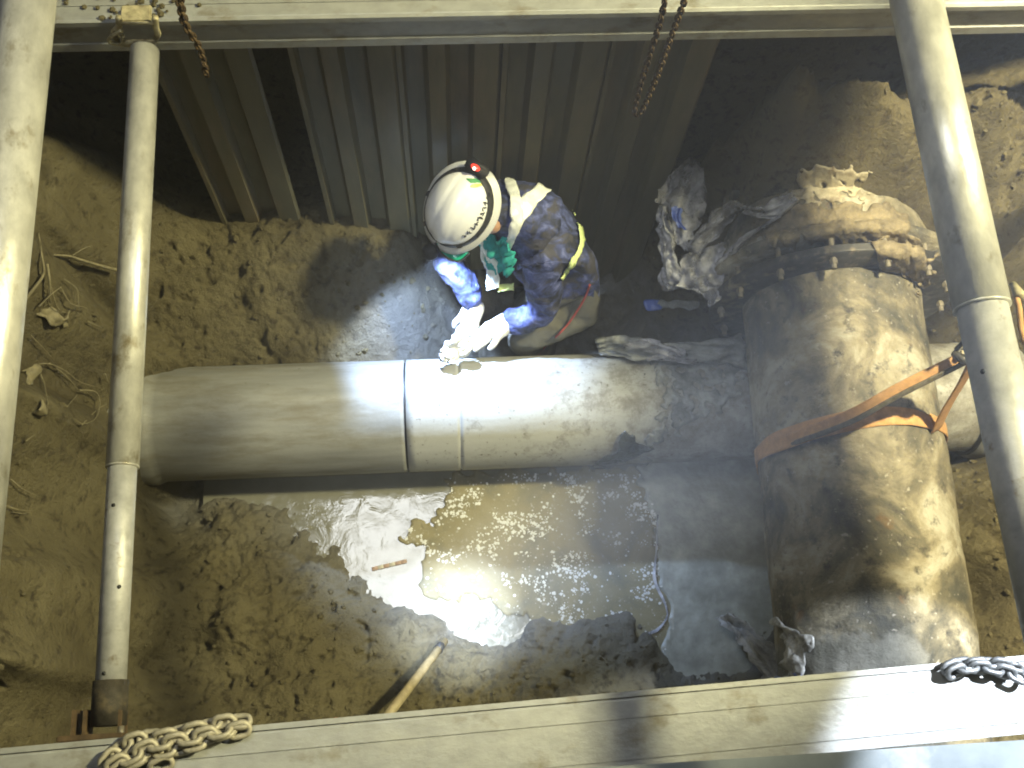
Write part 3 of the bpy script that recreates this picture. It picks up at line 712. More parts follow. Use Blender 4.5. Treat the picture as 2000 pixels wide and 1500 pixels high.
def chain(paths, L, w, r, mat, label):
    me = link_mesh_data(L, w, r, mat); t = thing('chain', label, 'chain', paths[0][0])
    for path in paths:
        pts = smooth_path(path, 12); pitch = L-2.2*r; acc = 0; k = 0; last = pts[0]
        pos = [pts[0]]
        for p in pts[1:]:
            while (p-last).length >= pitch:
                last = last + (p-last).normalized()*pitch; pos.append(last)
        for k in range(len(pos)-1):
            d = (pos[k+1]-pos[k]).normalized(); c = (pos[k]+pos[k+1])/2
            x, y = frame_for(d); a = (PI/2 if k % 2 else 0) + PI/4 + random.uniform(-.3, .3)
            y2 = x*math.cos(a)+y*math.sin(a); z2 = d.cross(y2)
            o = bpy.data.objects.new('link', me); COL.objects.link(o); o.parent = t
            o.matrix_world = Matrix(((d.x, y2.x, z2.x, c.x), (d.y, y2.y, z2.y, c.y), (d.z, y2.z, z2.z, c.z), (0, 0, 0, 1)))
    return t
zc = -0.684
chain([[P(x, y, zc) for x, y in ((205, 1496), (250, 1450), (310, 1440), (370, 1425), (430, 1413), (490, 1408))],
       [P(x, y, zc+.004) for x, y in ((225, 1510), (270, 1480), (330, 1462), (390, 1450), (440, 1432), (492, 1420))],
       [P(x, y, zc+.012) for x, y in ((215, 1500), (285, 1462), (345, 1447), (400, 1437), (455, 1422))],
       [P(x, y, zc) for x, y in ((300, 1500), (345, 1478), (330, 1466))]], .043, .029, .0062, M_CHAIN, 'heap of yellowish chain lying on the near beam at the lower left')
chain([[PY(x, y, 1.77) for x, y in ((340, -40), (350, 10), (362, 50), (385, 85), (398, 120), (403, 150))], [PY(x, y, 1.775) for x, y in ((352, -40), (356, 20), (372, 70))]], .024, .015, .0032, M_RUST, 'rusty chain hanging over the far beam beside the thin strut bracket')
chain([[PY(x, y, 1.765) for x, y in ((1306, -40), (1290, 40), (1268, 110), (1250, 170), (1240, 215), (1244, 230))], [PY(x, y, 1.765) for x, y in ((1352, -40), (1330, 20), (1308, 80), (1285, 145), (1264, 195), (1250, 225))]], .022, .014, .003, M_RUST, 'rusty chain hanging in a loop in front of the far beam at the top right')
chain([[P(x, y, zc) for x, y in ((1848, 1308), (1880, 1297), (1920, 1295), (1955, 1296), (2010, 1310))], [P(x, y, zc+.008) for x, y in ((1856, 1316), (1900, 1302), (1960, 1310), (2010, 1330))]], .04, .027, .006, M_CHAIN_D, 'grey chain lying on the near beam at the lower right')
# small brass fitting at the right edge
rs = thing('brass_fitting', 'small yellowish brass fitting on a cord at the right edge beside the thick strut', 'fitting', P(1990, 580, -.6))
obj('knob', tube_bm([P(1978, 555, -.62), P(1990, 575, -.6), P(2004, 580, -.6)], [.008, .013, .01], 10), M_BRACKET, rs)
obj('cord', tube_bm(smooth_path([P(1978, 555, -.62), P(1990, 600, -.6), P(1996, 650, -.6), P(2012, 690, -.6)], 6), .007, 8), M_ORANGE, rs)

# ------------------------------------------------------------------ orange sling on the big pipe
def strap(name, pts, width, wdir, mat, parent, thick=.004):
    pts = smooth_path(pts, 8); bm = bmesh.new(); rows = []
    n = len(pts)
    for i, p in enumerate(pts):
        t_ = i/(n-1); w = wdir(t_) if callable(wdir) else wdir
        d = (pts[min(i+1, n-1)]-pts[max(i-1, 0)]).normalized(); w = (w-d*w.dot(d)).normalized(); nn = d.cross(w)
        ww = (width(t_) if callable(width) else width)/2
        rows.append([bm.verts.new(p+w*a*ww+nn*b*thick/2) for a, b in ((-1, -1), (-.6, -1.3), (0, -1.4), (.6, -1.3), (1, -1), (1, 1), (.6, 1.3), (0, 1.4), (-.6, 1.3), (-1, 1))])
    m = len(rows[0])
    for a, b in zip(rows, rows[1:]):
        for k in range(m): bm.faces.new((a[k], a[(k+1) % m], b[(k+1) % m], b[k]))
    bm.faces.new(rows[0][::-1]); bm.faces.new(rows[-1])
    return obj(name, bm, mat, parent)
def on_big(px, py, off=.008):
    p, n = hit(bb, px, py)
    if p is None: return None
    if n.dot(ray(px, py)) > 0: n = -n
    return p + n*off
sl = thing('lifting_sling', 'orange webbing sling choked round the big muddy pipe', 'sling', BA.lerp(BB, .5))
hookp = P(1893, 694, -1.15)
c0 = on_big(1480, 885)
ringpts = [on_big(x, y) for x, y in ((1480, 893), (1510, 866), (1560, 848), (1620, 832), (1700, 816), (1770, 815), (1815, 826))]
axp = lambda p: BA + BD*(p-BA).dot(BD)
last = ringpts[-1]
und = []
for a in (25, 60, 95, 130):
    v = last-axp(last); und.append(axp(last)-BD*0.002*a/25 + Matrix.Rotation(math.radians(-a), 3, BD) @ v) if False else None
obj_r = strap('choker_band', ringpts, lambda t: .045+.02*math.sin(PI*t), BD, M_ORANGE, sl)
# the part under the pipe
v0 = ringpts[0]-axp(ringpts[0]); v1 = ringpts[-1]-axp(ringpts[-1])
ang = []
def ang_of(v): return math.atan2(v.dot(Vector((1, 0, 0))), v.z)
a0, a1 = ang_of(v0), ang_of(v1)
under = []
for k in range(9):
    f = k/8; a = a1 + (2*PI + a0 - a1)*f
    cxx = axp(ringpts[-1]).lerp(axp(ringpts[0]), f)
    under.append(cxx + (Vector((1, 0, 0))*math.sin(a) + Vector((0, 0, 1))*math.cos(a))*(BR+.008))
strap('under_band', under, .045, BD, M_ORANGE, sl)
leg1 = [on_big(1468, 905, .012) or ringpts[0], on_big(1500, 880, .016), on_big(1570, 857, .03), P(1660, 815, -1.40), P(1760, 760, -1.29), hookp]
strap('long_leg', leg1, lambda t: .05-.01*t, lambda t: (BD*(1-t)+Vector((0.15, 0.45, 1.0))*t*0.8+BD*0.2), M_ORANGE, sl)
strap('shaded_edge', [p+Vector((0.004, -0.014, 0.006)) for p in leg1], .016, lambda t: (BD*(1-t)+Vector((0.15, 0.45, 1.0))*t), M_WEB_EDGE, sl)  # dark strip added as the shaded side of the long leg
leg2 = [on_big(1822, 842, .012), P(1850, 795, -1.42), P(1880, 745, -1.28), P(1901, 702, -1.15)]
strap('short_leg', leg2, .046, lambda t: Vector((0.8, 0.5, 0.1)), M_ORANGE, sl)
hk = thing('lifting_hook', 'dark lifting hook holding the orange sling beside the right strut', 'hook', hookp)
hb = smooth_path([P(1862, 688, -1.13), P(1882, 702, -1.12), P(1900, 700, -1.12), P(1912, 682, -1.12), P(1905, 664, -1.08), P(1885, 655, -1.02), P(1890, 600, -.55), ], 6)
obj('hook_body', tube_bm(hb[:-6], [.010+.006*math.sin(PI*i/max(1, len(hb)-7)) for i in range(len(hb)-6)], 10), M_IRON, hk)
obj('latch', tube_bm([P(1868, 682, -1.12), P(1890, 660, -1.06)], .007, 8), M_BLACK, hk)
for q in ((1882, 688), (1904, 702)): 
    bm = bmesh.new(); bmesh.ops.create_icosphere(bm, subdivisions=2, radius=.011, matrix=Matrix.Translation(P(*q, -1.13))); obj('eye_stitching', bm, M_PALE, sl)

# ------------------------------------------------------------------ mud, torn sleeve and scraps over the pipes
drape('mud_crust', [(1560,395),(1555,345),(1600,322),(1680,328),(1700,350),(1660,372),(1690,392),(1600,402)], lambda x, y: hit(sb, x, y) if hit(sb, x, y)[0] is not None and (hit(gbvh, x, y)[0] is None or (hit(sb, x, y)[0]-CAM).length < (hit(gbvh, x, y)[0]-CAM).length) else hit(gbvh, x, y), M_PALE, .003, 4, .002, socket, jag=38, wave=.004, seed=9, hole=.34)
drape('mud_crust', [(1470,430),(1540,400),(1740,400),(1800,470),(1812,520),(1740,500),(1690,478),(1600,470),(1500,480)], lambda x, y: hit(sb, x, y), M_MUD, .004, 4, .006, socket, jag=34, wave=.014, seed=12)
def nearest(*bv):
    def f(x, y):
        best = (None, None); bd = 1e9
        for b in bv:
            p, n = hit(b, x, y)
            if p is not None and (p-CAM).length < bd: best = (p, n); bd = (p-CAM).length
        return best
    return f
gbv = bvh_of(gland)
drape('mud_crust', [(1690,462),(1740,460),(1790,474),(1822,520),(1815,575),(1785,560),(1760,525),(1740,540),(1715,508)], nearest(gbv, sb, bb), M_MUD, .007, 4, .006, socket, jag=34, wave=.014, seed=14)
# dirty sleeve over the right of the grey pipe
sleeve = drape('plastic_sleeve', [(1275,700),(1330,700),(1450,705),(1455,775),(1390,805),(1310,845),(1275,872),(1230,905),(1205,895),(1262,855),(1300,800),(1285,750)], lambda x, y: hit(prb, x, y), M_PLASTIC_D, .003, 4, .001, None, jag=34, wave=.004, seed=21, hole=.2)
tag(sleeve, 'dark dirty plastic sleeve torn over the grey pipe beside the big pipe', 'plastic sleeve')
scrap = drape('plastic_scrap', [(1150,910),(1180,885),(1205,878),(1210,848),(1222,838),(1232,848),(1238,840),(1240,862),(1280,872),(1240,888),(1190,905)], lambda x, y: hit(prb, x, y), M_PLASTIC_B, .012, 3, .002, None, wave=.01, seed=24)
tag(scrap, 'small jagged dark scrap sticking up at the bottom edge of the grey pipe', 'plastic scrap')
# crumpled torn polyethylene beside the flange
def film(name, quad, mat, parent=None, amp=.02, n=26, seed=1, thick=.0015, rag=.12):
    """crumpled film hung between real points (a strip of left/right edge points)"""
    bm = bmesh.new(); L = smooth_path([a for a, b in quad], 6); R = smooth_path([b for a, b in quad], 6); rows = []
    m = 14; nn_ = len(L)
    for i in range(nn_):
        row = []
        for k in range(m+1):
            u = k/m
            edge = rag*fbm(np.array([i*.5+seed]), np.array([seed*3.1+(0 if u < .5 else 9)]), 2)[0]
            uu = u + (edge if u in (0, 1) else edge*(abs(u-.5)*2)**3)
            p = L[i].lerp(R[i], uu)
            w = (R[i]-L[i]); d = L[min(i+1, nn_-1)]-L[max(i-1, 0)]; nrm = w.cross(d).normalized() if w.cross(d).length > 1e-9 else Vector((0, 0, 1))
            q = p + nrm*amp*(fbm(np.array([i*.16+seed]), np.array([u*3.2+seed]), 3)[0] + 0.6*abs(gnoise(np.array([i*.3+seed*2]), np.array([u*5]))[0]))
            row.append(bm.verts.new(q))
        rows.append(row)
    for a, b in zip(rows, rows[1:]):
        for k in range(m): bm.faces.new((a[k], a[k+1], b[k+1], b[k]))
    o = obj(name, bm, mat, parent); s = o.modifiers.new('thickness', 'SOLIDIFY'); s.thickness = thick
    return o
ps = thing('torn_plastic_sheet', 'crumpled torn clear plastic hanging beside the flange of the big pipe', 'plastic sheet', P(1350, 500, -1.8))
zz = -1.68
film('film', [(P(1345,305,zz), P(1372,318,zz-.03)), (P(1300,350,zz), P(1378,380,zz)), (P(1280,390,zz), P(1372,430,zz)), (P(1295,430,zz-.05), P(1352,462,zz)), (P(1300,470,zz-.05), P(1345,490,zz-.02))], M_PLASTIC, ps, .06, seed=2)
film('film', [(P(1288,400,zz-.02), P(1300,402,zz)), (P(1290,450,zz-.05), P(1308,450,zz)), (P(1290,500,zz-.05), P(1316,498,zz)), (P(1285,545,zz-.1), P(1325,540,zz-.05)), (P(1300,570,zz-.12), P(1345,560,zz-.1))], M_PLASTIC, ps, .05, seed=4)
film('film', [(P(1335,480,zz-.04), P(1365,500,zz)), (P(1380,430,zz+.03), P(1412,455,zz+.02)), (P(1428,392,zz+.10), P(1448,412,zz+.08)), (P(1470,405,zz+.14), P(1478,425,zz+.14)), (P(1500,395,zz+.18), P(1530,422,zz+.17)), (P(1545,375,zz+.22), P(1560,392,zz+.22))], M_PLASTIC, ps, .04, seed=6, rag=.3)
film('film', [(P(1335,498,zz-.03), P(1420,470,zz)), (P(1328,530,zz-.05), P(1415,505,zz)), (P(1330,562,zz-.06), P(1412,545,zz-.02)), (P(1370,575,zz-.06), P(1412,575,zz-.03)), (P(1385,600,zz-.08), P(1400,590,zz-.05))], M_PLASTIC, ps, .06, seed=8, rag=.2)
film('film', [(P(1395,515,zz), P(1412,505,zz)), (P(1440,480,zz+.06), P(1448,468,zz+.07)), (P(1490,445,zz+.14), P(1492,438,zz+.15)), (P(1525,425,zz+.18), P(1530,415,zz+.19))], M_PLASTIC, ps, .03, seed=10, rag=.3)
film('blue_print', [(P(1318,400,zz+.05), P(1335,410,zz+.05)), (P(1312,420,zz+.04), P(1330,432,zz+.04)), (P(1325,445,zz+.03), P(1342,448,zz+.03))], M_BLUE, ps, .02, seed=11, rag=.3)
bar = drape('plastic_strip', [(1282,587),(1364,586),(1366,602),(1282,605)], lambda x, y: (P(x, y, -2.2), Vector((0, 0, 1))), M_PLASTIC_D, .0, 5, .004, None, wave=.03, jag=5, seed=31)
drape('blue_end', [(1256,587),(1284,587),(1300,592),(1290,605),(1258,607)], lambda x, y: (P(x, y, -2.2), Vector((0, 0, 1))), M_BLUE, .003, 4, .004, bar, wave=.02, jag=4, seed=32)
tag(bar, 'narrow dirty plastic strip with a blue end, sticking out below the torn plastic', 'strip')
pf = thing('plastic_film', 'grey muddy plastic film lying behind the grey pipe near the big pipe', 'plastic film', P(1300, 670, -2.1))
film('film', [(P(1162,662,-2.12), P(1170,690,-2.15)), (P(1200,656,-2.10), P(1215,696,-2.13)), (P(1260,665,-2.06), P(1270,702,-2.1)), (P(1330,668,-2.04), P(1340,706,-2.09)), (P(1400,662,-2.04), P(1420,712,-2.09)), (P(1450,650,-2.04), P(1460,720,-2.09))], M_PLASTIC_D, pf, .06, seed=13)
film('film', [(P(1215,672,-2.08), P(1222,676,-2.08)), (P(1260,662,-2.03), P(1275,690,-2.06)), (P(1310,672,-2.02), P(1320,696,-2.06)), (P(1340,690,-2.04), P(1345,697,-2.06))], M_PLASTIC, pf, .03, seed=14)
film('film', [(P(1262,700,-2.07), P(1264,704,-2.08)), (P(1300,690,-2.05), P(1305,706,-2.07)), (P(1360,700,-2.05), P(1365,706,-2.07))], M_PLASTIC, pf, .02, seed=16)
# torn sleeve ends at the foot of the big pipe
tp = thing('torn_plastic_sheet', 'pale torn plastic sleeve end in the silt at the foot of the big pipe', 'plastic sheet', P(1500, 1270, -2.2))
film('film', [(P(1398,1205,-2.42), P(1425,1198,-2.42)), (P(1430,1235,-2.4), P(1465,1225,-2.4)), (P(1455,1275,-2.35), P(1505,1255,-2.3)), (P(1480,1310,-2.3), P(1530,1310,-2.2)), (P(1500,1345,-2.25), P(1540,1345,-2.2))], M_PLASTIC_P, tp, .06, seed=17, rag=.3)
False and film('film', [(P(1518,1215,-2.02), P(1532,1210,-2.0)), (P(1530,1235,-1.98), P(1575,1220,-1.95)), (P(1540,1262,-1.98), P(1590,1245,-1.93)), (P(1552,1300,-2.0), P(1572,1295,-1.98)), (P(1545,1325,-2.02), P(1570,1322,-2.0))], M_PLASTIC, tp, .05, seed=19, rag=.3)
drape('film', [(1513,1208),(1535,1212),(1560,1236),(1592,1238),(1594,1262),(1572,1276),(1577,1312),(1552,1336),(1530,1302),(1546,1262)], lambda x, y: hit(bb, x, y), M_PLASTIC_P, .01, 4, .003, tp, jag=18, wave=.02, seed=62)
for q in ([(1508,1322),(1530,1318),(1534,1332),(1510,1336)], [(1545,1316),(1572,1314),(1574,1328),(1548,1330)]):
    drape('blue_print', q, lambda x, y: hit(bb, x, y), M_BLUE, .012, 3, .002, tp, jag=6, seed=63)
False and film('blue_print', [(P(1512,1322,-2.0), P(1514,1334,-2.0)), (P(1545,1318,-1.98), P(1547,1332,-1.98)), (P(1580,1322,-2.0), P(1582,1332,-2.0))], M_BLUE, tp, .02, seed=20)
# thin modelled strip imitating a bluish reflection line in the water
we = thing('reflection_strip', 'thin strip imitating a bluish reflection line in the murky water', 'plastic film', P(1285, 1100, WZ))
film('film', [(P(1284,1005,WZ+.004), P(1286,1005,WZ+.008)), (P(1280,1080,WZ+.004), P(1283,1080,WZ+.01)), (P(1277,1135,WZ+.004), P(1282,1134,WZ+.01)), (P(1298,1180,WZ+.004), P(1301,1179,WZ+.01)), (P(1302,1205,WZ+.004), P(1304,1204,WZ+.008)), (P(1282,1228,WZ+.004), P(1286,1232,WZ+.01)), (P(1255,1238,WZ+.004), P(1258,1242,WZ+.01))], M_PLASTIC, we, .006, seed=22, rag=.05)
# silt film on the water at right
sf = drape('silt_film', [(1240,912),(1300,880),(1475,860),(1520,960),(1560,1200),(1560,1400),(1320,1400),(1290,1260),(1310,1200),(1287,1130),(1280,1020)], flat(WZ), M_SILTW, .0025, 7, .002, None, jag=18, seed=33); sf['kind'] = 'stuff'

# red and white tape half sunk in the mud
tpx = thing('marker_tape', 'red and white marker tape scrap half sunk in the mud at the water edge', 'tape', P(760, 1100, -2.45))
for k in range(6):
    a, b = k/6, (k+1)/6
    xa, ya, xb, yb = 726+68*a, 1108-16*a, 726+68*b, 1108-16*b
    film('tape_band', [(P(xa, ya, -2.495), P(xa+1, ya+7, -2.495)), (P((xa+xb)/2, (ya+yb)/2, -2.493), P((xa+xb)/2+1, (ya+yb)/2+7, -2.493)), (P(xb, yb, -2.495), P(xb+1, yb+7, -2.495))], M_TAPE if k % 2 == 0 or k > 3 else M_TAPE_W, tpx, .0, rag=.0, thick=.001)
False and film('tape_tail', [(P(730, 1108, -2.445), P(738, 1110, -2.445)), (P(722, 1128, -2.45), P(732, 1130, -2.45)), (P(728, 1145, -2.45), P(742, 1142, -2.45))], M_TAPE, tpx, .004, rag=.1)

# tool shaft in the mud
sh = thing('shovel', 'pale wooden tool shaft leaning from the near beam into the wet mud', 'shovel', P(865, 1258, -2.40))
sa, sbt = P(868, 1252, -2.42), P(742, 1418, -1.98)
obj('shaft', tube_bm([sa, sa.lerp(sbt, .4), sbt+(sbt-sa)*.1], .0155, 14), M_WOOD, sh)
obj('ferrule', tube_bm([sa, sa.lerp(sbt, .12)], [.013, .018], 14), M_IRON, sh)

# stones
def stone(name, px, py, r, mat, label, seed):
    p, n = on_ground(px, py); random.seed(seed); bm = bmesh.new()
    bmesh.ops.create_icosphere(bm, subdivisions=2, radius=r)
    for v in bm.verts: v.co = Vector((v.co.x*1.2, v.co.y*.9, v.co.z*.75)) + Vector((random.uniform(-1, 1), random.uniform(-1, 1), random.uniform(-1, 1)))*r*.1
    o = obj(name, bm, mat); o.location = p+Vector((0, 0, r*.3)); return tag(o, label, 'stone')
stone('stone', 1874, 1106, .017, M_STONE, 'small pale stone in the right bank beside the big pipe', 1)
stone('stone', 655, 1412, .02, M_STONE_R, 'reddish stone lying in the soil just above the near beam', 2)
random.seed(5)

# roots and dry stems in the left bank
def root_thing(name, lines, label, cat, mat=M_ROOT, z=None):
    first = None; t = None
    for q, r in lines:
        pts = []
        for x, y, o in q:
            p, n = on_ground(x, y)
            pts.append(p - ray(x, y)*o)
        if t is None: t = thing(name, label, cat, pts[0])
        sp = smooth_path(pts, 6); obj('stem', tube_bm(sp, [r*.72*(1-.6*i/len(sp)) for i in range(len(sp))], 7), mat, t)
    return t
root_thing('root', [(((228, 527, .06), (200, 520, .05), (160, 508, .04), (135, 500, .03), (105, 498, .01)), .009), (((140, 500, .03), (165, 485, .04), (180, 480, .05)), .003)], 'pale stout root stub pointing right out of the left bank', 'root')
root_thing('root', [(((45, 590, .02), (65, 565, .03), (85, 535, .04), (82, 500, .03), (75, 455, .02)), .008), (((92, 515, .03), (97, 550, .05), (98, 590, .04)), .007)], 'grey forked root beside the left strut', 'root')
root_thing('dry_weed', [(((125, 545, .03), (150, 565, .06), (153, 600, .05)), .003), (((118, 560, .03), (138, 592, .05), (165, 600, .06), (172, 605, .05)), .003), (((100, 560, .03), (112, 600, .05), (130, 612, .04)), .003), (((172, 628, .03), (200, 641, .04)), .003), (((75, 600, .03), (100, 575, .05), (120, 560, .04)), .004)], 'tangle of thin dry stems above a pale clump in the left bank', 'weed')
root_thing('dry_weed', [(((45, 725, .03), (85, 710, .05), (120, 720, .05), (155, 745, .05), (185, 755, .06)), .0035), (((60, 655, .03), (85, 680, .04), (106, 704, .03)), .0025), (((95, 708, .03), (130, 735, .05), (155, 765, .05)), .003),
    (((155, 762, .05), (185, 765, .06), (195, 785, .06), (188, 815, .05), (165, 828, .04), (145, 818, .03)), .004), (((130, 795, .03), (152, 770, .05)), .003), (((160, 830, .04), (190, 800, .06), (208, 790, .06)), .0035), (((70, 715, .03), (85, 745, .05), (94, 790, .04)), .005), (((205, 730, .04), (212, 750, .05)), .004)], 'looping dry weed stems hanging in the left bank behind the thin strut', 'weed')
root_thing('dry_weed', [(((20, 935, .02), (45, 955, .04), (75, 970, .04)), .003), (((5, 985, .02), (35, 995, .04), (65, 998, .04)), .003), (((50, 862, .02), (68, 848, .03)), .003), (((25, 1000, .02), (45, 1003, .03), (60, 1000, .03)), .0025)], 'few thin dry stems low in the left bank', 'weed')
for nm, poly, lab, sd_ in (('root_clump', [(72, 610), (95, 598), (112, 615), (128, 600), (130, 620), (112, 640), (90, 632)], 'pale frayed clump in the left bank under the thin stems', 41), ('root_clump', [(48, 725), (66, 718), (70, 735), (56, 752)], 'small pale frayed scrap beside the left strut', 43), ('root_clump', [(62, 790), (78, 782), (84, 800), (68, 812)], 'lowest small pale scrap in the left bank', 45)):
    o = drape(nm, poly, on_ground, M_ROOT, .012, 3, .004, None, jag=14, wave=.03, seed=sd_); tag(o, lab, 'root clump')

# cracked soil slab behind the pipe (smooth grey cut face lit by the head lamp)
# ------------------------------------------------------------------ THE WORKER
def skin_mesh(name, verts, edges, radii, root, levels, mat, parent=None):
    me = bpy.data.meshes.new(name); me.from_pydata([tuple(v) for v in verts], edges, []); o = bpy.data.objects.new(name, me); COL.objects.link(o)
    o.modifiers.new('skin', 'SKIN'); sub = o.modifiers.new('sub', 'SUBSURF'); sub.levels = levels; sub.render_levels = levels
    sv = me.skin_vertices[0].data
    for i, r in enumerate(radii):
        sv[i].radius = (r, r) if not isinstance(r, tuple) else r
        sv[i].use_root = (i == root)
    evaluated(o)
    me2 = o.data; me2.materials.clear()
    for m in (mat if isinstance(mat, list) else [mat]): me2.materials.append(m)
    me2.polygons.foreach_set('use_smooth', [True]*len(me2.polygons))
    if parent is not None: o.parent = parent
    return o
J = {'pelvis': (P(1112, 578, -2.10), .135), 'waist': (P(1112, 525, -1.97), .135), 'chest': (P(1072, 455, -1.77), .150), 'upper': (P(1022, 418, -1.67), .115),
     'neck': (P(975, 415, -1.62), .060), 'headlow': (P(935, 415, -1.62), .078), 'head': (P(905, 412, -1.585), .088),
     'front': (P(985, 528, -1.95), .108), 'shR': (P(1052, 500, -1.76), .084), 'elR': (P(1062, 608, -2.02), .066), 'wrR': (P(982, 632, -2.06), .046),
     'shL': (P(925, 385, -1.78), .080), 'elL': (P(864, 515, -1.95), .062), 'wrL': (P(926, 606, -2.045), .042), 'midR': (P(1062, 555, -1.88), .072), 'midL': (P(885, 460, -1.86), .066), 'foR': (P(1022, 624, -2.04), .058), 'foL': (P(908, 548, -1.97), .056),
     'hipR': (P(1118, 610, -2.16), .105), 'knR': (P(1010, 664, -2.20), .064), 'anR': (P(1075, 680, -2.60), .048), 'toR': (P(1020, 690, -2.64), .045), 'thR': (P(1075, 632, -2.16), .088),
     'hipL': (P(1085, 572, -2.2), .09), 'knL': (P(1030, 605, -2.46), .07), 'anL': (P(1060, 560, -2.62), .05), 'toL': (P(1000, 580, -2.65), .045)}
E_ = [('pelvis', 'waist'), ('waist', 'chest'), ('chest', 'upper'), ('upper', 'neck'), ('neck', 'headlow'), ('headlow', 'head'), ('upper', 'shL'), ('chest', 'shR'), ('chest', 'front'), ('shR', 'midR'), ('midR', 'elR'), ('elR', 'foR'), ('foR', 'wrR'), ('shL', 'midL'), ('midL', 'elL'), ('elL', 'foL'), ('foL', 'wrL'),
      ('pelvis', 'hipR'), ('hipR', 'thR'), ('thR', 'knR'), ('knR', 'anR'), ('anR', 'toR'), ('pelvis', 'hipL'), ('hipL', 'knL'), ('knL', 'anL'), ('anL', 'toL')]
keys = list(J); kid = {k: i for i, k in enumerate(keys)}
body = skin_mesh('person', [J[k][0] for k in keys], [(kid[a], kid[b]) for a, b in E_], [J[k][1] for k in keys], kid['pelvis'], 3, [M_CAMO, M_KHAKI, M_SKIN, M_BLACK])
tag(body, 'worker in white helmet and navy camouflage jacket crouching behind the grey pipe', 'person')
# cloth folds + material per limb
kind = {}
for a, b in E_:
    s = {a, b}
    kind[(a, b)] = 3 if s & {'toR', 'toL'} else 1 if s & {'hipR', 'hipL', 'knR', 'knL', 'anR', 'anL'} else 2 if s & {'headlow', 'head'} else 0
def seg_d(p, a, b):
    ab = b-a; t_ = max(0, min(1, (p-a).dot(ab)/ab.length_squared)); return (p-a-ab*t_).length
bme = body.data
nrm = [v.normal.copy() for v in bme.vertices]
fold = []
from mathutils import noise as mn
for v in bme.vertices:
    p = v.co
    hd = min((p-J['head'][0]).length, (p-J['headlow'][0]).length)
    if hd < .12: continue
    q = p*14; f = mn.noise(q)*.010 + abs(mn.noise(Vector((p.x*16, p.y*16, p.z*30))+Vector((3, 1, 2))))*-.017 + mn.noise(p*55)*.002
    v.co = p + nrm[v.index]*(f+.004)
for poly in bme.polygons:
    p = poly.center; best = min(E_, key=lambda e_: seg_d(p, J[e_[0]][0], J[e_[1]][0])/(J[e_[0]][1]+J[e_[1]][1]))
    poly.material_index = kind[best]
    if best == ('pelvis', 'waist') and (p-J['pelvis'][0]).length < (p-J['waist'][0]).length*1.15: poly.material_index = 1
bme.update()
pb = BVHTree.FromPolygons([v.co.copy() for v in bme.vertices], [tuple(p.vertices) for p in bme.polygons])
on_body = lambda x, y: hit(pb, x, y)

# helmet
H = P(902, 402, -1.545)
dv = ray(902, 402); Rr = (CR-dv*CR.dot(dv)).normalized(); Dd = (-CU+dv*CU.dot(dv)).normalized()
hup = (-dv - Rr*0.36 + Dd*0.20).normalized()
hfw = (-Rr*0.50 + Dd*0.87 + dv*0.25); hfw = (hfw - hup*hfw.dot(hup)).normalized(); hrt = hfw.cross(hup)
def HL(f, r, u): return H + hfw*f + hrt*r + hup*u
helmet = thing('helmet', None, None, H); helmet.parent = body
def dome_pt(az, el, s=1.0):
    # az around up from forward, el from rim (0) to crown (90)
    a, b, c_ = .142, .112, .128
    ca, sa_ = math.cos(az), math.sin(az); e_ = math.cos(el)
    f = a*ca*e_; r = b*sa_*e_; u = c_*math.sin(el)**0.92
    if ca < 0: f *= .96
    return f*s, r*s, u*s
bm = bmesh.new(); nr, nc = 72, 20; rows = []
for j in range(nc+1):
    el = PI/2*j/nc; row = []
    for k in range(nr):
        az = 2*PI*k/nr; f, r, u = dome_pt(az, el)
        # central raised ridge and two grooves
        lat = r/.112
        g = .004*math.exp(-((lat)/.16)**2)*max(0, math.sin(el))**.3 - .0028*(math.exp(-((abs(lat)-.30)/.045)**2))*(1 if .25 < el < 1.35 else 0)
        n_ = Vector((f, r, u)).normalized()
        row.append(bm.verts.new(HL(f+n_.x*g, r+n_.y*g, u+n_.z*g)))
    rows.append(row)
for a, b in zip(rows, rows[1:]):
    for k in range(nr): bm.faces.new((a[k], a[(k+1) % nr], b[(k+1) % nr], b[k]))
bmesh.ops.remove_doubles(bm, verts=bm.verts[:], dist=1e-5)
obj('shell', bm, M_WHITE, helmet)
# brim: flared rim, longer at the front
bm = bmesh.new(); rws = []
for (o1, u1) in ((0, 0.006), (.010, -.001), (.016, -.006), (.0155, -.010), (.004, -.010)):
    row = []
    for k in range(nr):
        az = 2*PI*k/nr; f, r, u = dome_pt(az, 0); n_ = Vector((f/.142, r/.112, 0)).normalized()
        fr = max(0, math.cos(az))**3*.022*(o1/.016)
        row.append(bm.verts.new(HL(f+n_.x*(o1+fr), r+n_.y*(o1+fr), u1-fr*.25)))
    rws.append(row)
for a, b in zip(rws, rws[1:]):
    for k in range(nr): bm.faces.new((a[k], a[(k+1) % nr], b[(k+1) % nr], b[k]))
obj('brim', bm, M_HELM_RIM, helmet)
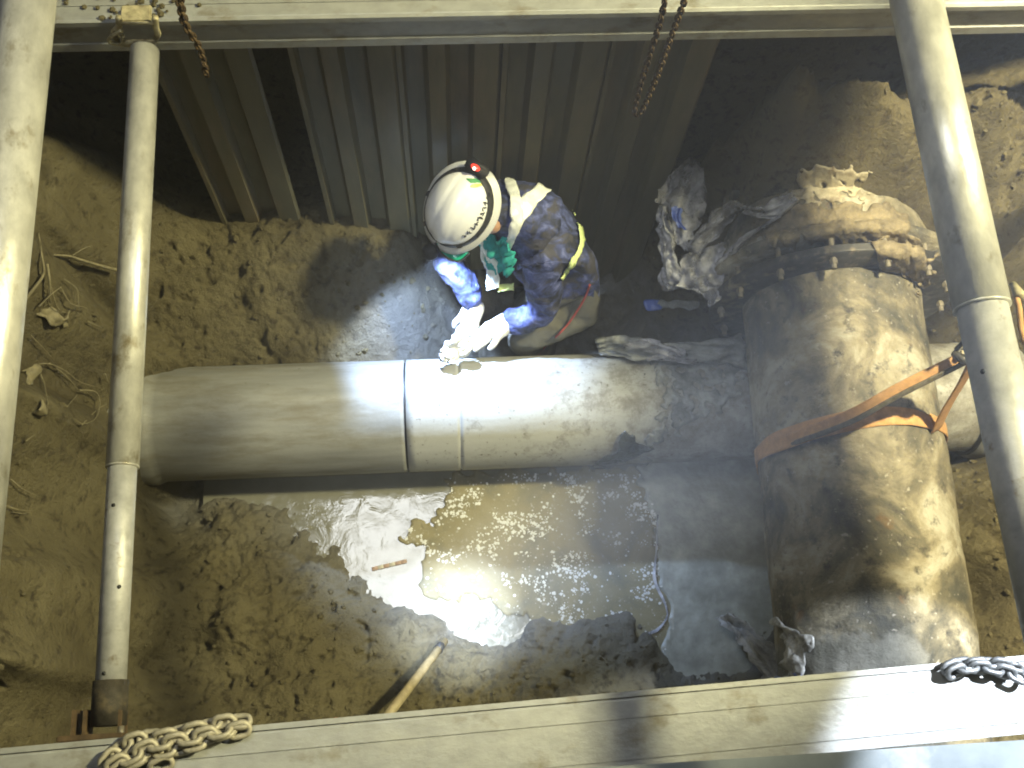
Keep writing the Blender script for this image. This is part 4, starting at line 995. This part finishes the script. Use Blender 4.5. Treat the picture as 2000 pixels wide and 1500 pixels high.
# head lamp band round the shell
lampset = thing('headlamp', None, None, H); lampset.parent = helmet
bm = bmesh.new(); rws = []
for (el, s) in ((.20, 1.003), (.20, 1.024), (.46, 1.027), (.46, 1.003)):
    row = []
    for k in range(nr):
        az = 2*PI*k/nr
        el2 = el + .05*math.cos(az)
        f, r, u = dome_pt(az, el2, s); row.append(bm.verts.new(HL(f, r, u)))
    rws.append(row)
for a, b in zip(rws, rws[1:]+rws[:1]):
    for k in range(nr): bm.faces.new((a[k], a[(k+1) % nr], b[(k+1) % nr], b[k]))
hb_ = obj('head_strap', bm, M_STRAP, helmet)
for k in (4, 9, 16, 24, 31, 35):
    az = 2*PI*(k+.5)/40; f, r, u = dome_pt(az, .33+.05*math.cos(az), 1.03)
    obj('strap_buckle', box_bm(HL(f, r, u), (.02, .014, .006), (hup, (hrt*math.cos(az)-hfw*math.sin(az)).normalized(), (hfw*math.cos(az)+hrt*math.sin(az)).normalized())), M_IRON, helmet, False)
bpy.data.objects.remove(lampset); PENDING[:] = [o for o in PENDING if o.name in {x.name for x in bpy.data.objects}] if False else [o for o in PENDING if o is not lampset]
# rear battery box with red lamp
azr = PI*0.985; f, r, u = dome_pt(azr, .30, 1.06)
bx = HL(f-.014, r, u)
rear = obj('battery_box', box_bm(bx, (.05, .075, .035), (hup, hrt, hfw), bev=.006), M_STRAP, helmet)
bm = bmesh.new(); bmesh.ops.create_uvsphere(bm, u_segments=16, v_segments=10, radius=1, matrix=Matrix.Translation(bx+hup*.027-hfw*.006) @ Matrix(((hrt.x*.016, hfw.x*.009, hup.x*.01, 0), (hrt.y*.016, hfw.y*.009, hup.y*.01, 0), (hrt.z*.016, hfw.z*.009, hup.z*.01, 0), (0, 0, 0, 1))))
obj('rear_lamp', bm, M_RLED, rear)
bm = bmesh.new(); bmesh.ops.create_uvsphere(bm, u_segments=12, v_segments=8, radius=.006, matrix=Matrix.Translation(bx+hup*.0335-hfw*.004)); obj('rear_lamp_core', bm, M_RLED_HOT, rear)
# front lamp
f, r, u = dome_pt(0.10, .12, 1.05); fx = HL(f+.05, r+.012, u-.022)
aim = P(893, 712, -2.2)
ld = (aim-fx).normalized(); lx, ly = frame_for(ld)
fl_ = obj('lamp_body', tube_bm([fx-ld*.02, fx-ld*.012, fx+ld*.018, fx+ld*.022], [.016, .024, .026, .024], 20), M_STRAP, helmet)
obj('lens', tube_bm([fx+ld*.0222, fx+ld*.024], .02, 20), M_HLED, fl_)
hl = spot('worker_headlamp', fx+ld*.03, aim, 108, (0.46, 0.63, 1.0), 48, 0.35, 0.014)
# emblem and lettering printed on the shell
def shell_patch(name, uv, mat, lift=1.004):
    """polygon in (azimuth, elevation) on the shell"""
    bm = bmesh.new(); vs = []
    us = [a for a, b in uv]; n = 8
    # uv is a quad: subdivide
    rows = []
    for i in range(n+1):
        row = []
        for j in range(n+1):
            s, t_ = i/n, j/n
            az = (uv[0][0]*(1-s)+uv[1][0]*s)*(1-t_)+(uv[3][0]*(1-s)+uv[2][0]*s)*t_
            el = (uv[0][1]*(1-s)+uv[1][1]*s)*(1-t_)+(uv[3][1]*(1-s)+uv[2][1]*s)*t_
            f, r, u = dome_pt(az, el, lift); row.append(bm.verts.new(HL(f, r, u)))
        rows.append(row)
    for a, b in zip(rows, rows[1:]):
        for k in range(n): bm.faces.new((a[k], a[k+1], b[k+1], b[k]))
    return obj(name, bm, mat, helmet)
hbv = None
def on_helm(px, py):
    global hbv
    if hbv is None:
        so = [o for o in helmet.children if o.name.startswith('shell')][0]
        hbv = BVHTree.FromPolygons([v.co.copy() for v in so.data.vertices], [tuple(p.vertices) for p in so.data.polygons])
    return hit(hbv, px, py)
drape('emblem', [(910, 349), (930, 349), (941, 357), (919, 358)], on_helm, M_GREEN, .0022, 1.0, 0, helmet)
drape('emblem', [(921, 360), (941, 358), (941, 364), (926, 367), (917, 366)], on_helm, M_YELLOW, .0022, 1.0, 0, helmet)
# brush-like lettering down the right side of the shell
bm = bmesh.new()
def stroke(bm, pts, w=.0016):
    pp = []
    for x, y in pts:
        p, n = on_helm(x, y)
        if p is None: return
        if n.dot(ray(x, y)) > 0: n = -n
        pp.append(p+n*.0022)
    for a, b in zip(pp, pp[1:]):
        if (b-a).length < 1e-6: continue
        add_tube(bm, [a, b], w, 5)
random.seed(3)
for cxx, cyy in ((950, 386), (948, 396), (945, 406), (942, 416), (937, 426), (931, 436), (924, 445), (916, 454), (907, 461)):
    ang_ = -0.5; 
    def T(a, b): return (cxx + a*math.cos(1.15)-b*math.sin(1.15)*.9, cyy + a*math.sin(1.15)*.9+b*math.cos(1.15))
    for _ in range(3):
        a1, a2 = random.uniform(-5, 0), random.uniform(1, 5); b1, b2 = random.uniform(-5, 5), random.uniform(-5, 5)
        stroke(bm, [T(a1, b1), T((a1+a2)/2+random.uniform(-1, 1), (b1+b2)/2+random.uniform(-2, 2)), T(a2, b2)], .0017)
obj('lettering', bm, M_INK, helmet)

# neck, goggles, towel
film('goggle_lens', [(P(852,474,-1.66), P(862,492,-1.69)), (P(872,470,-1.65), P(880,506,-1.70)), (P(892,470,-1.65), P(898,508,-1.70)), (P(914,472,-1.66), P(914,494,-1.69))], M_GOGGLE, body, .01, seed=71, thick=.003, rag=.02)
obj('goggle_frame', tube_bm(smooth_path([P(850,474,-1.655), P(862,495,-1.685), P(882,508,-1.695), P(900,509,-1.695), P(917,494,-1.685)], 5), .004, 8), M_BLACK, body)
# ear, hair and nose
for s_ in (-1, 1):
    bm = bmesh.new(); bmesh.ops.create_uvsphere(bm, u_segments=12, v_segments=8, radius=.03, matrix=Matrix.Translation(HL(.02 if s_ < 0 else .0, s_*(.112 if s_ < 0 else .09), -.05)) @ Matrix.Diagonal((1, .8, 1, 1))); obj('ear', bm, M_SKIN, body)
bm = bmesh.new(); bmesh.ops.create_cone(bm, cap_ends=True, segments=8, radius1=.016, radius2=.006, depth=.03, matrix=Matrix.Translation(HL(.118, 0, -.075))); obj('nose', bm, M_SKIN, body)
bm = bmesh.new(); rws = []
for j in range(6):
    u = -.005-.016*j; row = []
    for k in range(24):
        az = PI*.42 + PI*1.16*k/23; q_ = 1.0+random.uniform(-.03, .03)
        row.append(bm.verts.new(HL(math.cos(az)*.115*q_*(1-.03*j), math.sin(az)*.096*q_*(1-.03*j), u)))
    rws.append(row)
for a, b in zip(rws, rws[1:]):
    for k in range(23): bm.faces.new((a[k], a[k+1], b[k+1], b[k]))
o = obj('hair', bm, M_HAIR, body); o.modifiers.new('t', 'SOLIDIFY').thickness = .006
# teal towel at the throat, collar and vest bands laid on the body
def on_bodyfree(z): return lambda x, y: on_body(x, y) if on_body(x, y)[0] is not None else (P(x, y, z), Vector((0, 0, 1)))
film('neck_towel', [(P(932,466,-1.72), P(985,462,-1.68)), (P(938,482,-1.76), P(996,480,-1.70)), (P(948,500,-1.80), P(1001,500,-1.73)), (P(955,518,-1.84), P(1002,520,-1.77)), (P(968,530,-1.87), P(998,532,-1.81))], M_TEAL, body, .05, seed=51, thick=.006, rag=.05)
band = lambda nm, poly, mat, sd_, of=.008: drape(nm, poly, on_body, mat, of, 2.5, .003, body, jag=3, wave=.004, seed=sd_)
band('collar_band', [(983,334),(998,344),(1013,372),(1021,402),(1017,437),(1007,464),(996,502),(984,500),(992,460),(1000,430),(998,400),(988,370)], M_VEST_W, 52, .012)
band('shoulder_band', [(1004,398),(1042,370),(1050,354),(1066,338),(1076,350),(1086,366),(1064,384),(1038,410),(1014,444),(1000,430)], M_VEST_W, 53, .010)
band('vest_edge', [(1080, 362), (1095, 366), (1108, 384), (1122, 412), (1134, 440), (1137, 470), (1132, 495), (1118, 518), (1098, 545), (1090, 543), (1108, 516), (1122, 492), (1128, 468), (1125, 442), (1113, 414), (1100, 388), (1090, 374), (1078, 372)], M_VEST, 54, .012)
band('vest_edge', [(972, 334), (992, 334), (990, 340), (974, 341)], M_VEST, 57, .012)
film('front_band', [(P(932,462,-1.72), P(946,460,-1.71)), (P(938,490,-1.78), P(956,486,-1.76)), (P(945,515,-1.84), P(968,508,-1.80)), (P(950,540,-1.88), P(974,534,-1.84)), (P(950,568,-1.92), P(974,562,-1.88))], M_VEST_W, body, .02, seed=55, thick=.004, rag=.03)
film('front_band', [(P(974,556,-1.90), P(974,570,-1.91)), (P(990,554,-1.89), P(990,568,-1.9)), (P(1004,554,-1.88), P(1004,566,-1.89))], M_VEST, body, .01, seed=56, thick=.004, rag=.03)
# gloves: palm and five bent fingers each
def glove(wr, el, aimp, spread, curl, name):
    wr = Vector(wr); d = (Vector(aimp)-wr).normalized(); side = d.cross(Vector((0, 0, 1))).normalized()*spread; up = side.cross(d).normalized()
    if up.z < 0: up = -up
    vs = [wr-(d*.05), wr+d*.015, wr+d*.055, ]; rs_ = [.044, .036, (.036, .022)]; ed = [(0, 1), (1, 2)]
    for k, (lat, ln) in enumerate(((-.030, .060), (-.010, .070), (.011, .066), (.030, .052))):
        b = wr + d*.088 + side*lat; i0 = len(vs)
        vs.append(b); rs_.append(.013); ed.append((2, i0))
        dd = (d + side*lat*2).normalized(); p = b
        for q, (l_, c_) in enumerate(((.45, .35), (.32, .8), (.26, 1.2))):
            an = curl*c_; dirn = dd*math.cos(an) - up*math.sin(an)
            p = p + dirn*ln*l_; vs.append(p); rs_.append(.0115-.0012*q); ed.append((len(vs)-2, len(vs)-1))
    i0 = len(vs); tb = wr + d*.04 - side*.036
    vs += [tb, tb+d*.028-side*.018-up*.008, tb+d*.052-side*.016-up*.026]; rs_ += [.015, .0125, .0105]; ed += [(1, i0), (i0, i0+1), (i0+1, i0+2)]
    return skin_mesh(name, vs, ed, rs_, 1, 2, M_GLOVE, body)
glove(J['wrR'][0], J['elR'][0], P(885, 684, -2.10), 1, .7, 'glove')
glove(J['wrL'][0], J['elL'][0], P(905, 668, -2.11), -1, .8, 'glove')
# white cloth and the small tool held on the pipe edge
rag = thing('white_cloth', 'crumpled white cloth held on the pipe edge by the gloved hands', 'cloth', P(880, 685, -2.09))
film('cloth', [(P(858, 700, -2.07), P(866, 705, -2.09)), (P(862, 680, -2.05), P(885, 706, -2.085)), (P(880, 660, -2.04), P(910, 695, -2.07)), (P(900, 648, -2.04), P(925, 676, -2.06))], M_GLOVE, rag, .06, seed=61, thick=.006, rag=.2)
# red cord from the belt
rpts = []
for x, y in ((1152, 556), (1143, 580), (1128, 606), (1110, 632), (1088, 656), (1064, 678), (1046, 698)):
    p, n = on_body(x, y); rpts.append(p - ray(x, y)*.014 if p is not None else P(x, y, -2.08))
rc = tube_bm(smooth_path(rpts, 6), .004, 8)
cord = obj('red_cord', rc, M_RED); tag(cord, 'red cord hanging from the belt of the crouching worker', 'cord')

# ------------------------------------------------------------------ balloon work lamp above the trench (off the frame, mirrored in the water)
bl = thing('balloon_lamp', 'white balloon work lamp on a mast above the trench', 'lamp', (-0.55, 1.95, 2.7))
bm = bmesh.new(); bmesh.ops.create_uvsphere(bm, u_segments=32, v_segments=20, radius=1, matrix=Matrix.Translation((-0.38, 1.66, 2.75)) @ Matrix.Diagonal((.92, .74, .44, 1)))
obj('envelope', bm, M_BALLOON, bl)
obj('mast', tube_bm([(-0.50, 2.9, 0.2), (-0.50, 2.9, 3.3), (-0.5, 2.6, 3.45), (-0.50, 1.74, 3.4), (-0.50, 1.74, 3.15)], .03, 12), M_TUBE, bl)

# parent offsets: things were built in world coordinates under their empties
bpy.context.view_layer.update()
for t_ in PENDING:
    try: loc = t_.location.copy()
    except ReferenceError: continue
    for ch in t_.children:
        ch.matrix_parent_inverse = Matrix.Translation(-loc) if ch.parent is t_ else ch.matrix_parent_inverse

# thin volume added to veil the view and lift the dark tones
m, nt, b = material('veil_volume'); nt.nodes.remove(b)
pv = nt.nodes.new('ShaderNodeVolumePrincipled'); pv.inputs['Color'].default_value = (0.9, 0.92, 0.95, 1); pv.inputs['Density'].default_value = HAZE; pv.inputs['Anisotropy'].default_value = 0.2
nt.links.new(pv.outputs[0], nt.nodes['Material Output'].inputs['Volume'])
hz = obj('haze', box_bm((0, 0, 0.4), (80, 80, 8.8)), m, smooth=False); hz['kind'] = 'stuff'
